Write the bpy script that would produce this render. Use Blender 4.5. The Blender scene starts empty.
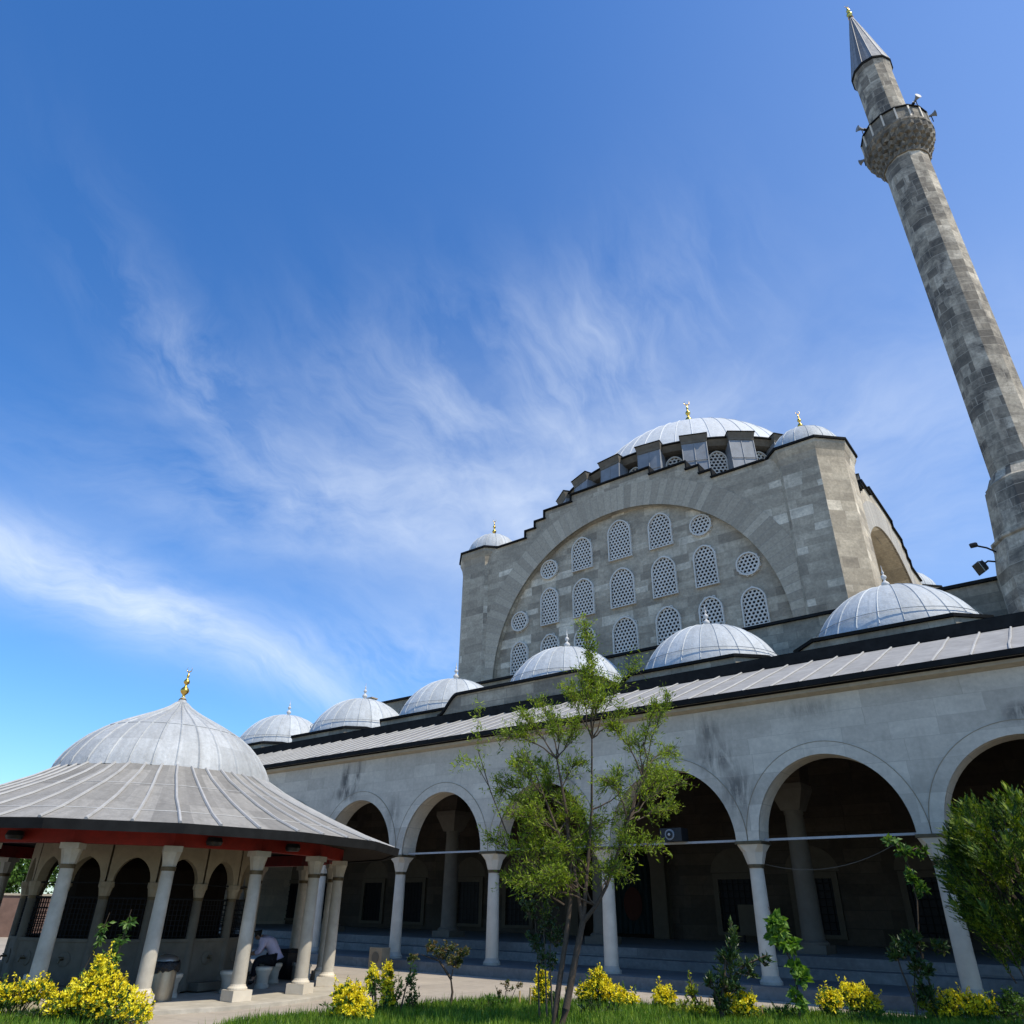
import bpy, math, random
from math import sin, cos, pi, sqrt, atan2, radians, floor
from mathutils import Vector, Matrix

random.seed(7)
SC = bpy.context.scene
COL = SC.collection

# ------------------------------------------------------------------ materials
def new_mat(name):
    m = bpy.data.materials.new(name); m.use_nodes = True
    nt = m.node_tree; nt.nodes.clear()
    out = nt.nodes.new('ShaderNodeOutputMaterial')
    b = nt.nodes.new('ShaderNodeBsdfPrincipled')
    nt.links.new(b.outputs[0], out.inputs[0])
    return m, nt, b

class G:
    """small node-graph helper"""
    def __init__(s, nt): s.nt = nt
    def n(s, t, **kw):
        nd = s.nt.nodes.new('ShaderNode' + t)
        for k, v in kw.items(): setattr(nd, k, v)
        return nd
    def put(s, sock, v):
        if hasattr(v, 'is_output') or isinstance(v, bpy.types.NodeSocket): s.nt.links.new(v, sock)
        elif v is not None: sock.default_value = v
    def math(s, op, a, b=None, c=None, clamp=False):
        nd = s.n('Math', operation=op, use_clamp=clamp)
        for i, v in enumerate((a, b, c)):
            if v is not None: s.put(nd.inputs[i], v)
        return nd.outputs[0]
    def vm(s, op, a, b=None):
        nd = s.n('VectorMath', operation=op); s.put(nd.inputs[0], a)
        if b is not None: s.put(nd.inputs[1], b)
        return nd.outputs['Value'] if op in ('DOT_PRODUCT', 'LENGTH') else nd.outputs[0]
    def sep(s, v):
        nd = s.n('SeparateXYZ'); s.put(nd.inputs[0], v); return nd.outputs
    def comb(s, x, y, z):
        nd = s.n('CombineXYZ')
        for i, v in enumerate((x, y, z)): s.put(nd.inputs[i], v)
        return nd.outputs[0]
    def noise(s, v, scale, detail=4, rough=.55, dist=0.0):
        nd = s.n('TexNoise'); s.put(nd.inputs['Vector'], v)
        nd.inputs['Scale'].default_value = scale; nd.inputs['Detail'].default_value = detail
        nd.inputs['Roughness'].default_value = rough; nd.inputs['Distortion'].default_value = dist
        return nd.outputs[0]
    def ramp(s, f, stops, interp='LINEAR'):
        nd = s.n('ValToRGB'); s.put(nd.inputs[0], f); cr = nd.color_ramp; cr.interpolation = interp
        while len(cr.elements) > 1: cr.elements.remove(cr.elements[-1])
        for i, (p, c) in enumerate(stops):
            e = cr.elements[0] if i == 0 else cr.elements.new(p)
            e.position = p; c = (c, c, c) if isinstance(c, (int, float)) else c; e.color = (*c, 1)
        return nd.outputs[0]
    def mix(s, f, a, b, mode='MIX'):
        nd = s.n('MixRGB', blend_type=mode); s.put(nd.inputs[0], f)
        for i, v in ((1, a), (2, b)):
            if isinstance(v, (tuple, list)): v = (*v, 1) if len(v) == 3 else v
            s.put(nd.inputs[i], v)
        return nd.outputs[0]
    def bump(s, h, strength=.3, dist=.02):
        nd = s.n('Bump'); s.put(nd.inputs['Height'], h); nd.inputs['Strength'].default_value = strength
        nd.inputs['Distance'].default_value = dist; return nd.outputs[0]

def wall_uv(g):
    geo = g.n('NewGeometry')
    t = g.vm('NORMALIZE', g.vm('CROSS_PRODUCT', geo.outputs['True Normal'], (0, 0, 1)))
    u = g.vm('DOT_PRODUCT', geo.outputs['Position'], t)
    z = g.sep(geo.outputs['Position'])[2]
    return geo.outputs['Position'], u, z

def brick(g, vec, bw, rh, ms=.012, off=.5):
    b = g.n('TexBrick'); g.put(b.inputs['Vector'], vec); b.offset = off
    b.inputs['Color1'].default_value = (0, 0, 0, 1); b.inputs['Color2'].default_value = (1, 1, 1, 1)
    b.inputs['Mortar'].default_value = (.5, .5, .5, 1)
    b.inputs['Scale'].default_value = 1; b.inputs['Mortar Size'].default_value = ms
    b.inputs['Mortar Smooth'].default_value = .1; b.inputs['Bias'].default_value = 0
    b.inputs['Brick Width'].default_value = bw; b.inputs['Row Height'].default_value = rh
    return b.outputs['Color'], b.outputs['Fac']

def stone(name, bw, rh, stops, mortar, stain=.5, streak=.35, bump=.35, ms=.012, stain_col=(.10, .095, .085), spots=None, jitter=.03, big_scale=.35, grain=(.72, 1.22), ramp_big=(.48, .72)):
    m, nt, b = new_mat(name); g = G(nt)
    P, u, z = wall_uv(g)
    wob = g.noise(P, 1.3, 2)
    u2 = g.math('ADD', u, g.math('MULTIPLY', g.math('SUBTRACT', wob, .5), jitter * 4))
    z2 = g.math('ADD', z, g.math('MULTIPLY', g.math('SUBTRACT', g.noise(P, .9, 2), .5), jitter))
    # course height varies: warp z with a slow sine
    z3 = g.math('ADD', z2, g.math('MULTIPLY', g.math('SINE', g.math('MULTIPLY', z, 2.3)), rh * .28))
    # long and short stones: warp u differently in every course
    row = g.math('FLOOR', g.math('DIVIDE', z3, rh))
    ph = g.math('MULTIPLY', g.math('SINE', g.math('MULTIPLY', row, 12.9898)), 40.0)
    u3 = g.math('ADD', u2, g.math('MULTIPLY', g.math('SINE', g.math('ADD', g.math('MULTIPLY', u2, 1.7 / bw), ph)), bw * .33))
    col, fac = brick(g, g.comb(u3, z3, 0), bw, rh, ms)
    base = g.ramp(g.sep(col)[0], stops)
    fine = g.noise(P, 9, 6, .65)
    base = g.mix(1, base, g.ramp(fine, [(.25, grain[0]), (.75, grain[1])]), 'MULTIPLY')
    mid = g.noise(g.comb(g.math('MULTIPLY', u, .8), g.math('MULTIPLY', z, 1.6), 3.3), 1.1, 6, .65, .5)
    base = g.mix(1, base, g.ramp(mid, [(.3, grain[0] * 1.02), (.7, grain[1] * .98)]), 'MULTIPLY')
    big = g.noise(P, big_scale, 6, .68, .6)
    base = g.mix(g.math('MULTIPLY', g.ramp(big, [(ramp_big[0], 0.), (ramp_big[1], 1.)]), stain), base, stain_col)
    sv = g.comb(g.math('MULTIPLY', u, 2.2), g.math('MULTIPLY', z, .16), 0)
    st = g.noise(sv, 1.0, 5, .6)
    base = g.mix(g.math('MULTIPLY', g.ramp(st, [(.55, 0.), (.75, 1.)]), streak), base, stain_col)
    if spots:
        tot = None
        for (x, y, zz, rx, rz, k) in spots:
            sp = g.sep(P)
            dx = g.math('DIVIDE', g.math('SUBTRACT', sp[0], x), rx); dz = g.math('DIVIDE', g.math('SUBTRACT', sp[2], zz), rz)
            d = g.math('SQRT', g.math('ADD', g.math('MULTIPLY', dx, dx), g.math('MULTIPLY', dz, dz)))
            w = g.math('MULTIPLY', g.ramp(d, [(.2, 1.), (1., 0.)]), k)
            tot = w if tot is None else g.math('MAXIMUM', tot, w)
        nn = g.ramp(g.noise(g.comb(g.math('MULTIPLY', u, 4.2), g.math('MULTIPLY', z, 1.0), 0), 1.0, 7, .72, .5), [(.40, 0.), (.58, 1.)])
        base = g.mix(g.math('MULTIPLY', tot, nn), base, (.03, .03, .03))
    base = g.mix(g.math('MULTIPLY', fac, .75), base, mortar)
    nt.links.new(base, b.inputs['Base Color']); b.inputs['Roughness'].default_value = .85
    h = g.math('ADD', g.math('MULTIPLY', fac, -1.0), g.math('MULTIPLY', fine, .7))
    h = g.math('ADD', h, g.math('MULTIPLY', g.sep(col)[0], .5))
    nt.links.new(g.bump(h, bump, .02), b.inputs['Normal'])
    return m

def voussoir(name, axis, c0, zc, stops):
    """radial arch stones; axis 0: arch in x-z plane, 1: in y-z plane"""
    m, nt, b = new_mat(name); g = G(nt)
    P = g.n('NewGeometry').outputs['Position']; s = g.sep(P)
    dx = g.math('SUBTRACT', s[axis], c0); dz = g.math('SUBTRACT', s[2], zc)
    r = g.math('SQRT', g.math('ADD', g.math('MULTIPLY', dx, dx), g.math('MULTIPLY', dz, dz)))
    a = g.math('MULTIPLY', g.math('ARCTAN2', dz, dx), 9.2)
    col, fac = brick(g, g.comb(g.math('ADD', r, 200.0), a, 0), 900., .42, .010)
    base = g.ramp(g.sep(col)[0], stops)
    base = g.mix(1, base, g.ramp(g.noise(P, 8, 6, .65), [(.25, .72), (.75, 1.2)]), 'MULTIPLY')
    base = g.mix(g.math('MULTIPLY', fac, .7), base, (.2, .19, .17))
    nt.links.new(base, b.inputs['Base Color']); b.inputs['Roughness'].default_value = .85
    nt.links.new(g.bump(g.math('ADD', g.math('MULTIPLY', fac, -1), g.math('MULTIPLY', g.sep(col)[0], .5)), .35, .02), b.inputs['Normal'])
    return m

def plain(name, col, rough=.7, var=.25, scale=6, metal=0., bump=.15, var_col=None, dist=.01, spec=.3):
    m, nt, b = new_mat(name); g = G(nt)
    P = g.n('NewGeometry').outputs['Position']
    n1 = g.noise(P, scale, 6, .62); n2 = g.noise(P, scale * .17, 4, .6, .4)
    c = g.mix(1, col, g.ramp(n1, [(.2, 1 - var), (.8, 1 + var)]), 'MULTIPLY')
    c = g.mix(g.ramp(n2, [(.4, 0.), (.75, .6)]), c, var_col or tuple(x * (1 - var * 1.4) for x in col))
    nt.links.new(c, b.inputs['Base Color']); b.inputs['Roughness'].default_value = rough
    b.inputs['Metallic'].default_value = metal; b.inputs['Specular IOR Level'].default_value = spec
    if bump: nt.links.new(g.bump(n1, bump, dist), b.inputs['Normal'])
    return m

def lead(name, col, nseg=24, var=.18, rough=.5, dark=(.2, .2, .19), band=None, spec=.5):
    """sheet lead; every sheet between two seams has a tone of its own (object origin sits on the dome axis)"""
    m, nt, b = new_mat(name); g = G(nt)
    tc = g.n('TexCoord').outputs['Object']; s = g.sep(tc)
    P = g.n('NewGeometry').outputs['Position']
    a = g.math('MULTIPLY', g.math('ADD', g.math('ARCTAN2', s[1], s[0]), pi), nseg / (2 * pi))
    zc = g.math('FLOOR', g.math('MULTIPLY', s[2], band or .0001))
    wn = g.n('TexWhiteNoise', noise_dimensions='2D'); g.put(wn.inputs['Vector'], g.comb(g.math('FLOOR', a), zc, 0))
    c = g.mix(1, col, g.ramp(wn.outputs[0], [(0, 1 - var), (1, 1 + var * .6)]), 'MULTIPLY')
    n1 = g.noise(P, 3.0, 7, .68, .3)
    c = g.mix(g.ramp(n1, [(.45, 0.), (.8, .65)]), c, dark)
    sv = g.comb(g.math('MULTIPLY', a, 2.0), g.math('MULTIPLY', s[2], .5), 0)
    c = g.mix(g.ramp(g.noise(sv, 1.6, 6, .65), [(.45, 0.), (.8, .6)]), c, dark)
    c = g.mix(1, c, g.ramp(g.noise(P, 14, 6, .7), [(.25, .84), (.75, 1.12)]), 'MULTIPLY')
    nt.links.new(c, b.inputs['Base Color']); b.inputs['Roughness'].default_value = rough
    b.inputs['Specular IOR Level'].default_value = spec
    nt.links.new(g.bump(g.noise(P, 3.2, 5, .6), .45, .06), b.inputs['Normal'])
    return m

def leafmat(name, c1, c2, c3, trans=.35, rough=.5):
    m, nt, b = new_mat(name); g = G(nt)
    P = g.n('NewGeometry').outputs['Position']
    n = g.noise(P, 2.6, 3, .6); n2 = g.n('TexWhiteNoise', noise_dimensions='3D')
    sn = g.vm('SNAP', P, (.07, .07, .07)); g.put(n2.inputs['Vector'], sn)
    f = g.math('ADD', g.math('MULTIPLY', n, .65), g.math('MULTIPLY', n2.outputs[0], .4))
    c = g.ramp(f, [(.3, c1), (.52, c2), (.75, c3)])
    nt.links.new(c, b.inputs['Base Color']); b.inputs['Roughness'].default_value = rough
    b.inputs['Specular IOR Level'].default_value = .35
    tr = g.n('BsdfTranslucent'); g.put(tr.inputs[0], g.mix(1, c, (1.25, 1.3, .5), 'MULTIPLY'))
    mx = g.n('MixShader'); mx.inputs[0].default_value = trans
    nt.links.new(b.outputs[0], mx.inputs[1]); nt.links.new(tr.outputs[0], mx.inputs[2])
    out = [x for x in nt.nodes if x.type == 'OUTPUT_MATERIAL'][0]
    nt.links.new(mx.outputs[0], out.inputs[0])
    return m

XC, YC = -17.36, 43.44          # prayer hall centre
M = {}
M['ashlar'] = stone('hall_ashlar', 1.15, .40, [(0, (.27, .228, .165)), (.2, (.36, .307, .222)), (.6, (.435, .372, .27)), (.85, (.485, .418, .305)), (.94, (.62, .545, .41)), (1, (.68, .60, .455))], (.36, .31, .23), .65, .5, stain_col=(.20, .172, .126), ms=.008, grain=(.70, 1.26))
M['ashlar_dark'] = stone('plinth_ashlar', .95, .36, [(0, (.22, .195, .145)), (.5, (.30, .26, .19)), (1, (.39, .34, .25))], (.19, .165, .125), .6, .5, stain_col=(.12, .105, .08))
M['minaret'] = stone('minaret_ashlar', .80, .40, [(0, (.19, .162, .12)), (.25, (.30, .258, .19)), (.5, (.41, .355, .262)), (.8, (.49, .428, .32)), (1, (.58, .51, .388))], (.36, .318, .245), .95, .65, ms=.011, jitter=.04, stain_col=(.07, .062, .05), big_scale=.85, grain=(.60, 1.28), ramp_big=(.45, .66))
M['balcony'] = stone('balcony_stone', .6, .5, [(0, (.10, .088, .065)), (1, (.27, .235, .175))], (.16, .14, .11), .8, .6, stain_col=(.045, .04, .03), big_scale=1.6, grain=(.55, 1.3))
M['marble_wall'] = stone('arcade_marble', 1.45, .5, [(0, (.48, .425, .335)), (.5, (.555, .492, .388)), (.9, (.62, .552, .435)), (1, (.68, .61, .485))], (.40, .355, .28), .5, .4, .12, ms=.006, grain=(.84, 1.1), stain_col=(.30, .265, .21),
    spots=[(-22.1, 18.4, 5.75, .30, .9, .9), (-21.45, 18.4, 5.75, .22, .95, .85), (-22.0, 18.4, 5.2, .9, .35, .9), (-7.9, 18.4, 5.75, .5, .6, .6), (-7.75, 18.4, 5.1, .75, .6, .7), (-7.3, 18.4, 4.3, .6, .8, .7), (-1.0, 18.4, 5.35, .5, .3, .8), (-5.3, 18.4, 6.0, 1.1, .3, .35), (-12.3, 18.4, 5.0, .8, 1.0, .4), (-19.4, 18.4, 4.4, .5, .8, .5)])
M['marble'] = plain('white_marble', (.60, .535, .425), .6, .16, 4, var_col=(.45, .40, .315), bump=.06)
M['marble_old'] = plain('weathered_marble', (.43, .395, .325), .75, .28, 4, var_col=(.29, .255, .195), bump=.15)
M['marble_in'] = plain('shaded_old_marble', (.125, .11, .083), .85, .3, 4, var_col=(.07, .06, .045), bump=.15)  # darker copy of the old marble: pavilion shade put into the colour
M['limestone'] = plain('limestone', (.40, .345, .255), .85, .2, 6, var_col=(.29, .245, .18), bump=.25)
M['lime_in'] = plain('shaded_limestone', (.30, .245, .165), .85, .25, 5, var_col=(.20, .16, .105), bump=.25)  # limestone darkened for the inner arches, their shade mixed into the tone
M['step_marble'] = stone('step_marble', 1.8, .3, [(0, (.15, .148, .14)), (1, (.22, .217, .20))], (.12, .118, .11), .4, .3, .12, ms=.006, stain_col=(.10, .097, .09))
M['lead_dome'] = lead('lead_dome', (.47, .50, .51), 24, .16, .6, (.28, .29, .285), spec=.25)
M['lead_main'] = lead('lead_main_dome', (.55, .57, .575), 48, .09, .6, (.42, .43, .42), spec=.25)
M['lead_cone'] = lead('lead_cone', (.21, .22, .235), 12, .35, .6, (.09, .095, .10), spec=.25)
M['lead_sheet'] = plain('lead_roof_sheet', (.315, .305, .285), .75, .28, 3, var_col=(.21, .20, .182), bump=.25)
M['lead_roll'] = plain('lead_roof_roll', (.38, .37, .345), .7, .2, 4, var_col=(.28, .27, .25), bump=.1)
M['lead_dark'] = plain('dark_lead_edge', (.020, .0205, .020), .9, .4, 4, var_col=(.010, .010, .010), bump=.15, spec=.04)
M['lead_pier'] = plain('lead_clad_pier', (.235, .25, .265), .6, .25, 2, var_col=(.14, .15, .16), bump=.25)
M['lead_recess'] = plain('lead_recess', (.03, .033, .037), .7, .3, 3, bump=.2, spec=.1)  # drum wall between the piers: recess shade put into the lead colour
M['drum_stone'] = plain('drum_cornice_stone', (.15, .13, .10), .85, .3, 5, var_col=(.09, .08, .06), bump=.3)
M['lead_fount'] = lead('lead_fountain_dome', (.42, .43, .42), 32, .18, .6, (.27, .27, .255), band=1.6, spec=.25)
M['lead_skirt'] = lead('lead_fountain_skirt', (.27, .255, .225), 48, .22, .75, (.15, .14, .12), band=2.4, spec=.25)
M['plaster'] = plain('white_plaster_grille', (.64, .60, .52), .8, .12, 4, var_col=(.48, .45, .38), bump=.05)
M['pane'] = plain('dark_pane', (.010, .011, .013), .4, .2, 3, bump=0, spec=.15)
M['gold'] = plain('gilt_metal', (.72, .46, .10), .3, .15, 12, metal=1., bump=.05)
M['stone_fin'] = plain('finial_stone', (.55, .54, .51), .7, .15, 9, bump=.1)
M['iron'] = plain('iron_bar', (.014, .014, .015), .7, .2, 20, bump=0, spec=.15)
M['tie'] = plain('painted_tie_bar', (.40, .40, .39), .5, .15, 10, bump=0)
M['brass'] = plain('bronze_collar', (.12, .09, .05), .5, .3, 9, metal=.5, bump=.1)
M['dark_in'] = stone('porch_inner_wall', 1.1, .42, [(0, (.045, .034, .022)), (1, (.085, .064, .042))], (.04, .031, .022), .4, .2, .2)  # wall and vault colours darkened to stand in for the porch's shade
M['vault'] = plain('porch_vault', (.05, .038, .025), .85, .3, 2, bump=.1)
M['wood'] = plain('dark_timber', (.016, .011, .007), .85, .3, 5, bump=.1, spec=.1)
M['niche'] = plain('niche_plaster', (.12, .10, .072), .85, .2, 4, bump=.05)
M['porch_col'] = plain('porch_column_stone', (.145, .127, .10), .8, .2, 4, var_col=(.11, .095, .07), bump=.1)  # column stone darkened, porch shade put into the colour
M['porch_frame'] = plain('porch_frame_stone', (.11, .092, .065), .8, .2, 4, bump=.1)  # frame and niche tones carry the porch gloom as well
M['red'] = plain('red_painted_beam', (.23, .014, .006), .6, .3, 7, var_col=(.11, .008, .004), bump=.1)
M['redtrim'] = plain('worn_paint', (.45, .2, .03), .6, .3, 15, bump=0)
M['steel'] = plain('brushed_steel', (.40, .36, .29), .42, .15, 9, metal=.85, bump=.05)
M['bag'] = plain('black_bag', (.012, .012, .013), .22, .3, 14, bump=.9, dist=.04)
M['black'] = plain('black_plastic', (.015, .015, .016), .45, .2, 10, bump=0)
M['grey_plastic'] = plain('grey_plastic', (.45, .45, .44), .5, .1, 10, bump=0)
M['glass'] = plain('lamp_glass', (.06, .05, .035), .1, .1, 10, bump=0)
M['curtain'] = plain('teal_curtain', (.008, .02, .021), .8, .3, 3, bump=.1)
M['medal'] = plain('red_embroidery', (.05, .012, .006), .8, .3, 9, bump=.1)
M['skin'] = plain('skin', (.42, .25, .17), .6, .08, 12, bump=0)
M['shirt'] = plain('lavender_shirt', (.52, .47, .60), .85, .08, 9, bump=.2)
M['trouser'] = plain('black_trousers', (.012, .012, .015), .9, .2, 9, bump=.2)
M['hair'] = plain('dark_hair', (.015, .011, .008), .6, .3, 40, bump=.3)
M['stake'] = plain('cut_bamboo', (.42, .30, .13), .8, .25, 20, bump=.2)
M['bark'] = plain('brown_bark', (.085, .062, .042), .9, .35, 25, bump=.5)
M['bark_light'] = plain('pale_bark', (.105, .088, .062), .9, .3, 25, bump=.4)
M['soil'] = plain('soil', (.055, .04, .026), .95, .4, 8, bump=.6, dist=.05)
M['render'] = plain('pink_render', (.17, .105, .08), .9, .3, 3, bump=.15)
M['willow'] = leafmat('willow_leaf', (.075, .13, .008), (.19, .265, .014), (.34, .41, .035), .42)
M['leaf_dark'] = leafmat('dark_leaf', (.012, .034, .010), (.030, .068, .016), (.085, .13, .035), .2, .35)
M['leaf_mid'] = leafmat('mid_leaf', (.025, .07, .012), (.06, .14, .02), (.14, .24, .04), .35)
M['leaf_bright'] = leafmat('bright_leaf', (.04, .11, .012), (.11, .22, .025), (.26, .38, .08), .4)
M['leaf_bronze'] = leafmat('bronze_leaf', (.03, .06, .012), (.10, .11, .03), (.22, .13, .05), .3)
M['yellow'] = leafmat('yellow_leaf', (.62, .46, .006), (.84, .70, .015), (.88, .80, .06), .25)
M['yellowgreen'] = leafmat('yellow_green_leaf', (.10, .16, .012), (.26, .30, .02), (.50, .46, .03), .3)
M['thuja'] = leafmat('thuja_spray', (.010, .034, .004), (.055, .115, .008), (.24, .29, .015), .22, .6)
M['grass'] = leafmat('grass_blade', (.035, .10, .008), (.11, .22, .016), (.24, .34, .035), .35)
# plaza
def plaza_mat():
    m, nt, b = new_mat('plaza_paving'); g = G(nt)
    P = g.n('NewGeometry').outputs['Position']; s = g.sep(P)
    col, fac = brick(g, g.comb(s[0], s[1], 0), 1.2, .8, .008)
    base = g.ramp(g.sep(col)[0], [(0, (.36, .31, .245)), (1, (.42, .365, .29))])
    base = g.mix(1, base, g.ramp(g.noise(P, 6, 7, .7), [(.2, .8), (.8, 1.15)]), 'MULTIPLY')
    base = g.mix(g.ramp(g.noise(P, .45, 5, .6, .5), [(.45, 0.), (.75, .6)]), base, (.25, .22, .185))
    base = g.mix(g.ramp(g.noise(P, 1.7, 3, .5, .3), [(.66, 0.), (.74, .4)]), base, (.20, .18, .16))
    base = g.mix(g.math('MULTIPLY', fac, .6), base, (.17, .15, .125))
    nt.links.new(base, b.inputs['Base Color']); b.inputs['Roughness'].default_value = .85
    nt.links.new(g.bump(g.noise(P, 20, 4, .6), .2, .01), b.inputs['Normal'])
    return m
M['plaza'] = plaza_mat()

# ------------------------------------------------------------------ mesh helpers
class MB:
    def __init__(s): s.v = []; s.f = []; s.m = []; s.cur = 0
    def add(s, vs, fs):
        o = len(s.v); s.v += [tuple(p) for p in vs]
        for f in fs: s.f.append(tuple(i + o for i in f)); s.m.append(s.cur)
    def box(s, x0, x1, y0, y1, z0, z1):
        s.add([(x, y, z) for z in (z0, z1) for y in (y0, y1) for x in (x0, x1)],
              [(0, 2, 3, 1), (4, 5, 7, 6), (0, 1, 5, 4), (2, 6, 7, 3), (0, 4, 6, 2), (1, 3, 7, 5)])
    def obox(s, c, ax, hx, hy, z0, z1):
        """box turned by ax about z, centre c (x,y)"""
        ca, sa = cos(ax), sin(ax)
        vs = []
        for z in (z0, z1):
            for y in (-hy, hy):
                for x in (-hx, hx): vs.append((c[0] + x * ca - y * sa, c[1] + x * sa + y * ca, z))
        s.add(vs, [(0, 2, 3, 1), (4, 5, 7, 6), (0, 1, 5, 4), (2, 6, 7, 3), (0, 4, 6, 2), (1, 3, 7, 5)])
    def rings(s, rings, cap0=True, cap1=True):
        n = len(rings[0]); o = len(s.v)
        for r in rings: s.v += [tuple(p) for p in r]
        for k in range(len(rings) - 1):
            for i in range(n):
                j = (i + 1) % n
                s.f.append((o + k * n + i, o + k * n + j, o + (k + 1) * n + j, o + (k + 1) * n + i)); s.m.append(s.cur)
        if cap0: s.f.append(tuple(o + i for i in reversed(range(n)))); s.m.append(s.cur)
        if cap1: s.f.append(tuple(o + (len(rings) - 1) * n + i for i in range(n))); s.m.append(s.cur)
    def lathe(s, prof, n, c, ph=0., cap0=True, cap1=True):
        s.rings([[(c[0] + r * cos(ph + 2 * pi * i / n), c[1] + r * sin(ph + 2 * pi * i / n), z) for i in range(n)] for r, z in prof], cap0, cap1)
    def prism(s, poly, z0, z1):
        s.rings([[(x, y, z) for x, y in poly] for z in (z0, z1)])
    def tube(s, pts, rad, n=6, cap=True):
        pts = [Vector(p) for p in pts]; R = []
        if not isinstance(rad, (list, tuple)): rad = [rad] * len(pts)
        up = Vector((0, 0, 1))
        for i, p in enumerate(pts):
            d = (pts[min(i + 1, len(pts) - 1)] - pts[max(i - 1, 0)])
            if d.length < 1e-9: d = Vector((0, 0, 1))
            d.normalize()
            a = d.cross(up if abs(d.z) < .95 else Vector((1, 0, 0))).normalized(); b = d.cross(a)
            R.append([p + (a * cos(2 * pi * k / n) + b * sin(2 * pi * k / n)) * rad[i] for k in range(n)])
        s.rings(R, cap, cap)
    def poly(s, pts): s.add(pts, [tuple(range(len(pts)))])
    def leaf(s, p, d, L, W, nrm=None):
        """folded two-quad leaf from p along d"""
        d = Vector(d).normalized()
        if nrm is None: nrm = Vector((random.uniform(-1, 1), random.uniform(-1, 1), random.uniform(-.2, 1)))
        sd = d.cross(nrm)
        if sd.length < 1e-4: sd = d.cross(Vector((1, .3, .2)))
        sd.normalize(); up = sd.cross(d)
        p = Vector(p); a = p + d * L * .45
        s.add([p, a + sd * W * .5 + up * W * .18, p + d * L - up * L * .12, a - sd * W * .5 + up * W * .18, a],
              [(0, 4, 2, 1), (0, 3, 2, 4)])

ORG = {}
def thing(name, label, cat, loc=(0, 0, 0), group=None):
    o = bpy.data.objects.new(name, None); COL.objects.link(o); o.location = loc
    o['label'] = label; o['category'] = cat
    if group: o['group'] = group
    ORG[o.name] = Vector(loc); o.empty_display_size = .1
    return o

def build(mb, name, mats, parent=None, smooth=None, org=None):
    base = ORG[parent.name] if parent is not None else Vector((0, 0, 0))
    org = Vector(org) if org is not None else base
    me = bpy.data.meshes.new(name)
    me.from_pydata([(v[0] - org.x, v[1] - org.y, v[2] - org.z) for v in mb.v], [], mb.f)
    for mt in (mats if isinstance(mats, (list, tuple)) else [mats]): me.materials.append(M[mt])
    if any(mb.m): me.polygons.foreach_set('material_index', mb.m)
    if smooth is not None:
        me.shade_smooth()
        if smooth < 180: me.set_sharp_from_angle(angle=radians(smooth))
    me.update()
    o = bpy.data.objects.new(name, me); COL.objects.link(o)
    if parent is not None: o.parent = parent; o.location = org - base
    else: o.location = org
    ORG[o.name] = org
    return o

def tag(o, label=None, cat=None, group=None, kind=None):
    if label: o['label'] = label
    if cat: o['category'] = cat
    if group: o['group'] = group
    if kind: o['kind'] = kind
    return o

def children(o): return [c for c in bpy.data.objects if c.parent == o]
def copy_tree(o, parent=None, loc=None, rz=0.):
    c = o.copy(); COL.objects.link(c)
    if parent is not None: c.parent = parent
    if loc is not None: c.location = loc
    if rz: c.rotation_euler = (0, 0, rz)
    for ch in children(o): copy_tree(ch, c)
    return c

def arch_pts(w, h, n=20, point=.05):
    P = []
    for i in range(n + 1):
        t = pi - pi * i / n
        x = w * cos(t); z = h * sin(t)
        z = z * (1 - point) + point * h * (1 - abs(x) / w) + 0
        P.append((x, z))
    k = max(z for x, z in P)
    return [(x, z * h / k) for x, z in P]

def arch_wall(mb, mp, u0, u1, uc, w, zs, h, top, d0, d1, zb=None, breaks=(), n=20, point=.05, back=True):
    """wall from u0 to u1 between depths d0 (front) and d1 with an arched opening; top(u) gives the wall head"""
    ap = arch_pts(w, h, n, point)
    us = sorted(set([u0, u1] + [uc + x for x, z in ap] + [b for b in breaks if u0 < b < u1]))
    def low(u):
        x = u - uc
        if abs(x) >= w - 1e-6: return zs
        for (xa, za), (xb, zb_) in zip(ap, ap[1:]):
            if xa - 1e-9 <= x <= xb + 1e-9:
                return zs + za + (zb_ - za) * ((x - xa) / max(xb - xa, 1e-9))
        return zs
    for a, b in zip(us, us[1:]):
        if b - a < 1e-6: continue
        mid = (a + b) / 2; out = abs(mid - uc) > w
        la, lb = (zb if zb is not None else zs,) * 2 if out else (low(a), low(b))
        t = top(mid)
        mb.poly([mp(a, d0, la), mp(b, d0, lb), mp(b, d0, t), mp(a, d0, t)])
        if back: mb.poly([mp(b, d1, lb), mp(a, d1, la), mp(a, d1, t), mp(b, d1, t)])
        mb.poly([mp(a, d0, t), mp(b, d0, t), mp(b, d1, t), mp(a, d1, t)])
        mb.poly([mp(a, d1, la), mp(b, d1, lb), mp(b, d0, lb), mp(a, d0, la)])
    if zb is not None and zb < zs:
        for s in (-1, 1):
            mb.poly([mp(uc + s * w, d0, zb), mp(uc + s * w, d1, zb), mp(uc + s * w, d1, zs), mp(uc + s * w, d0, zs)])

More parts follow.
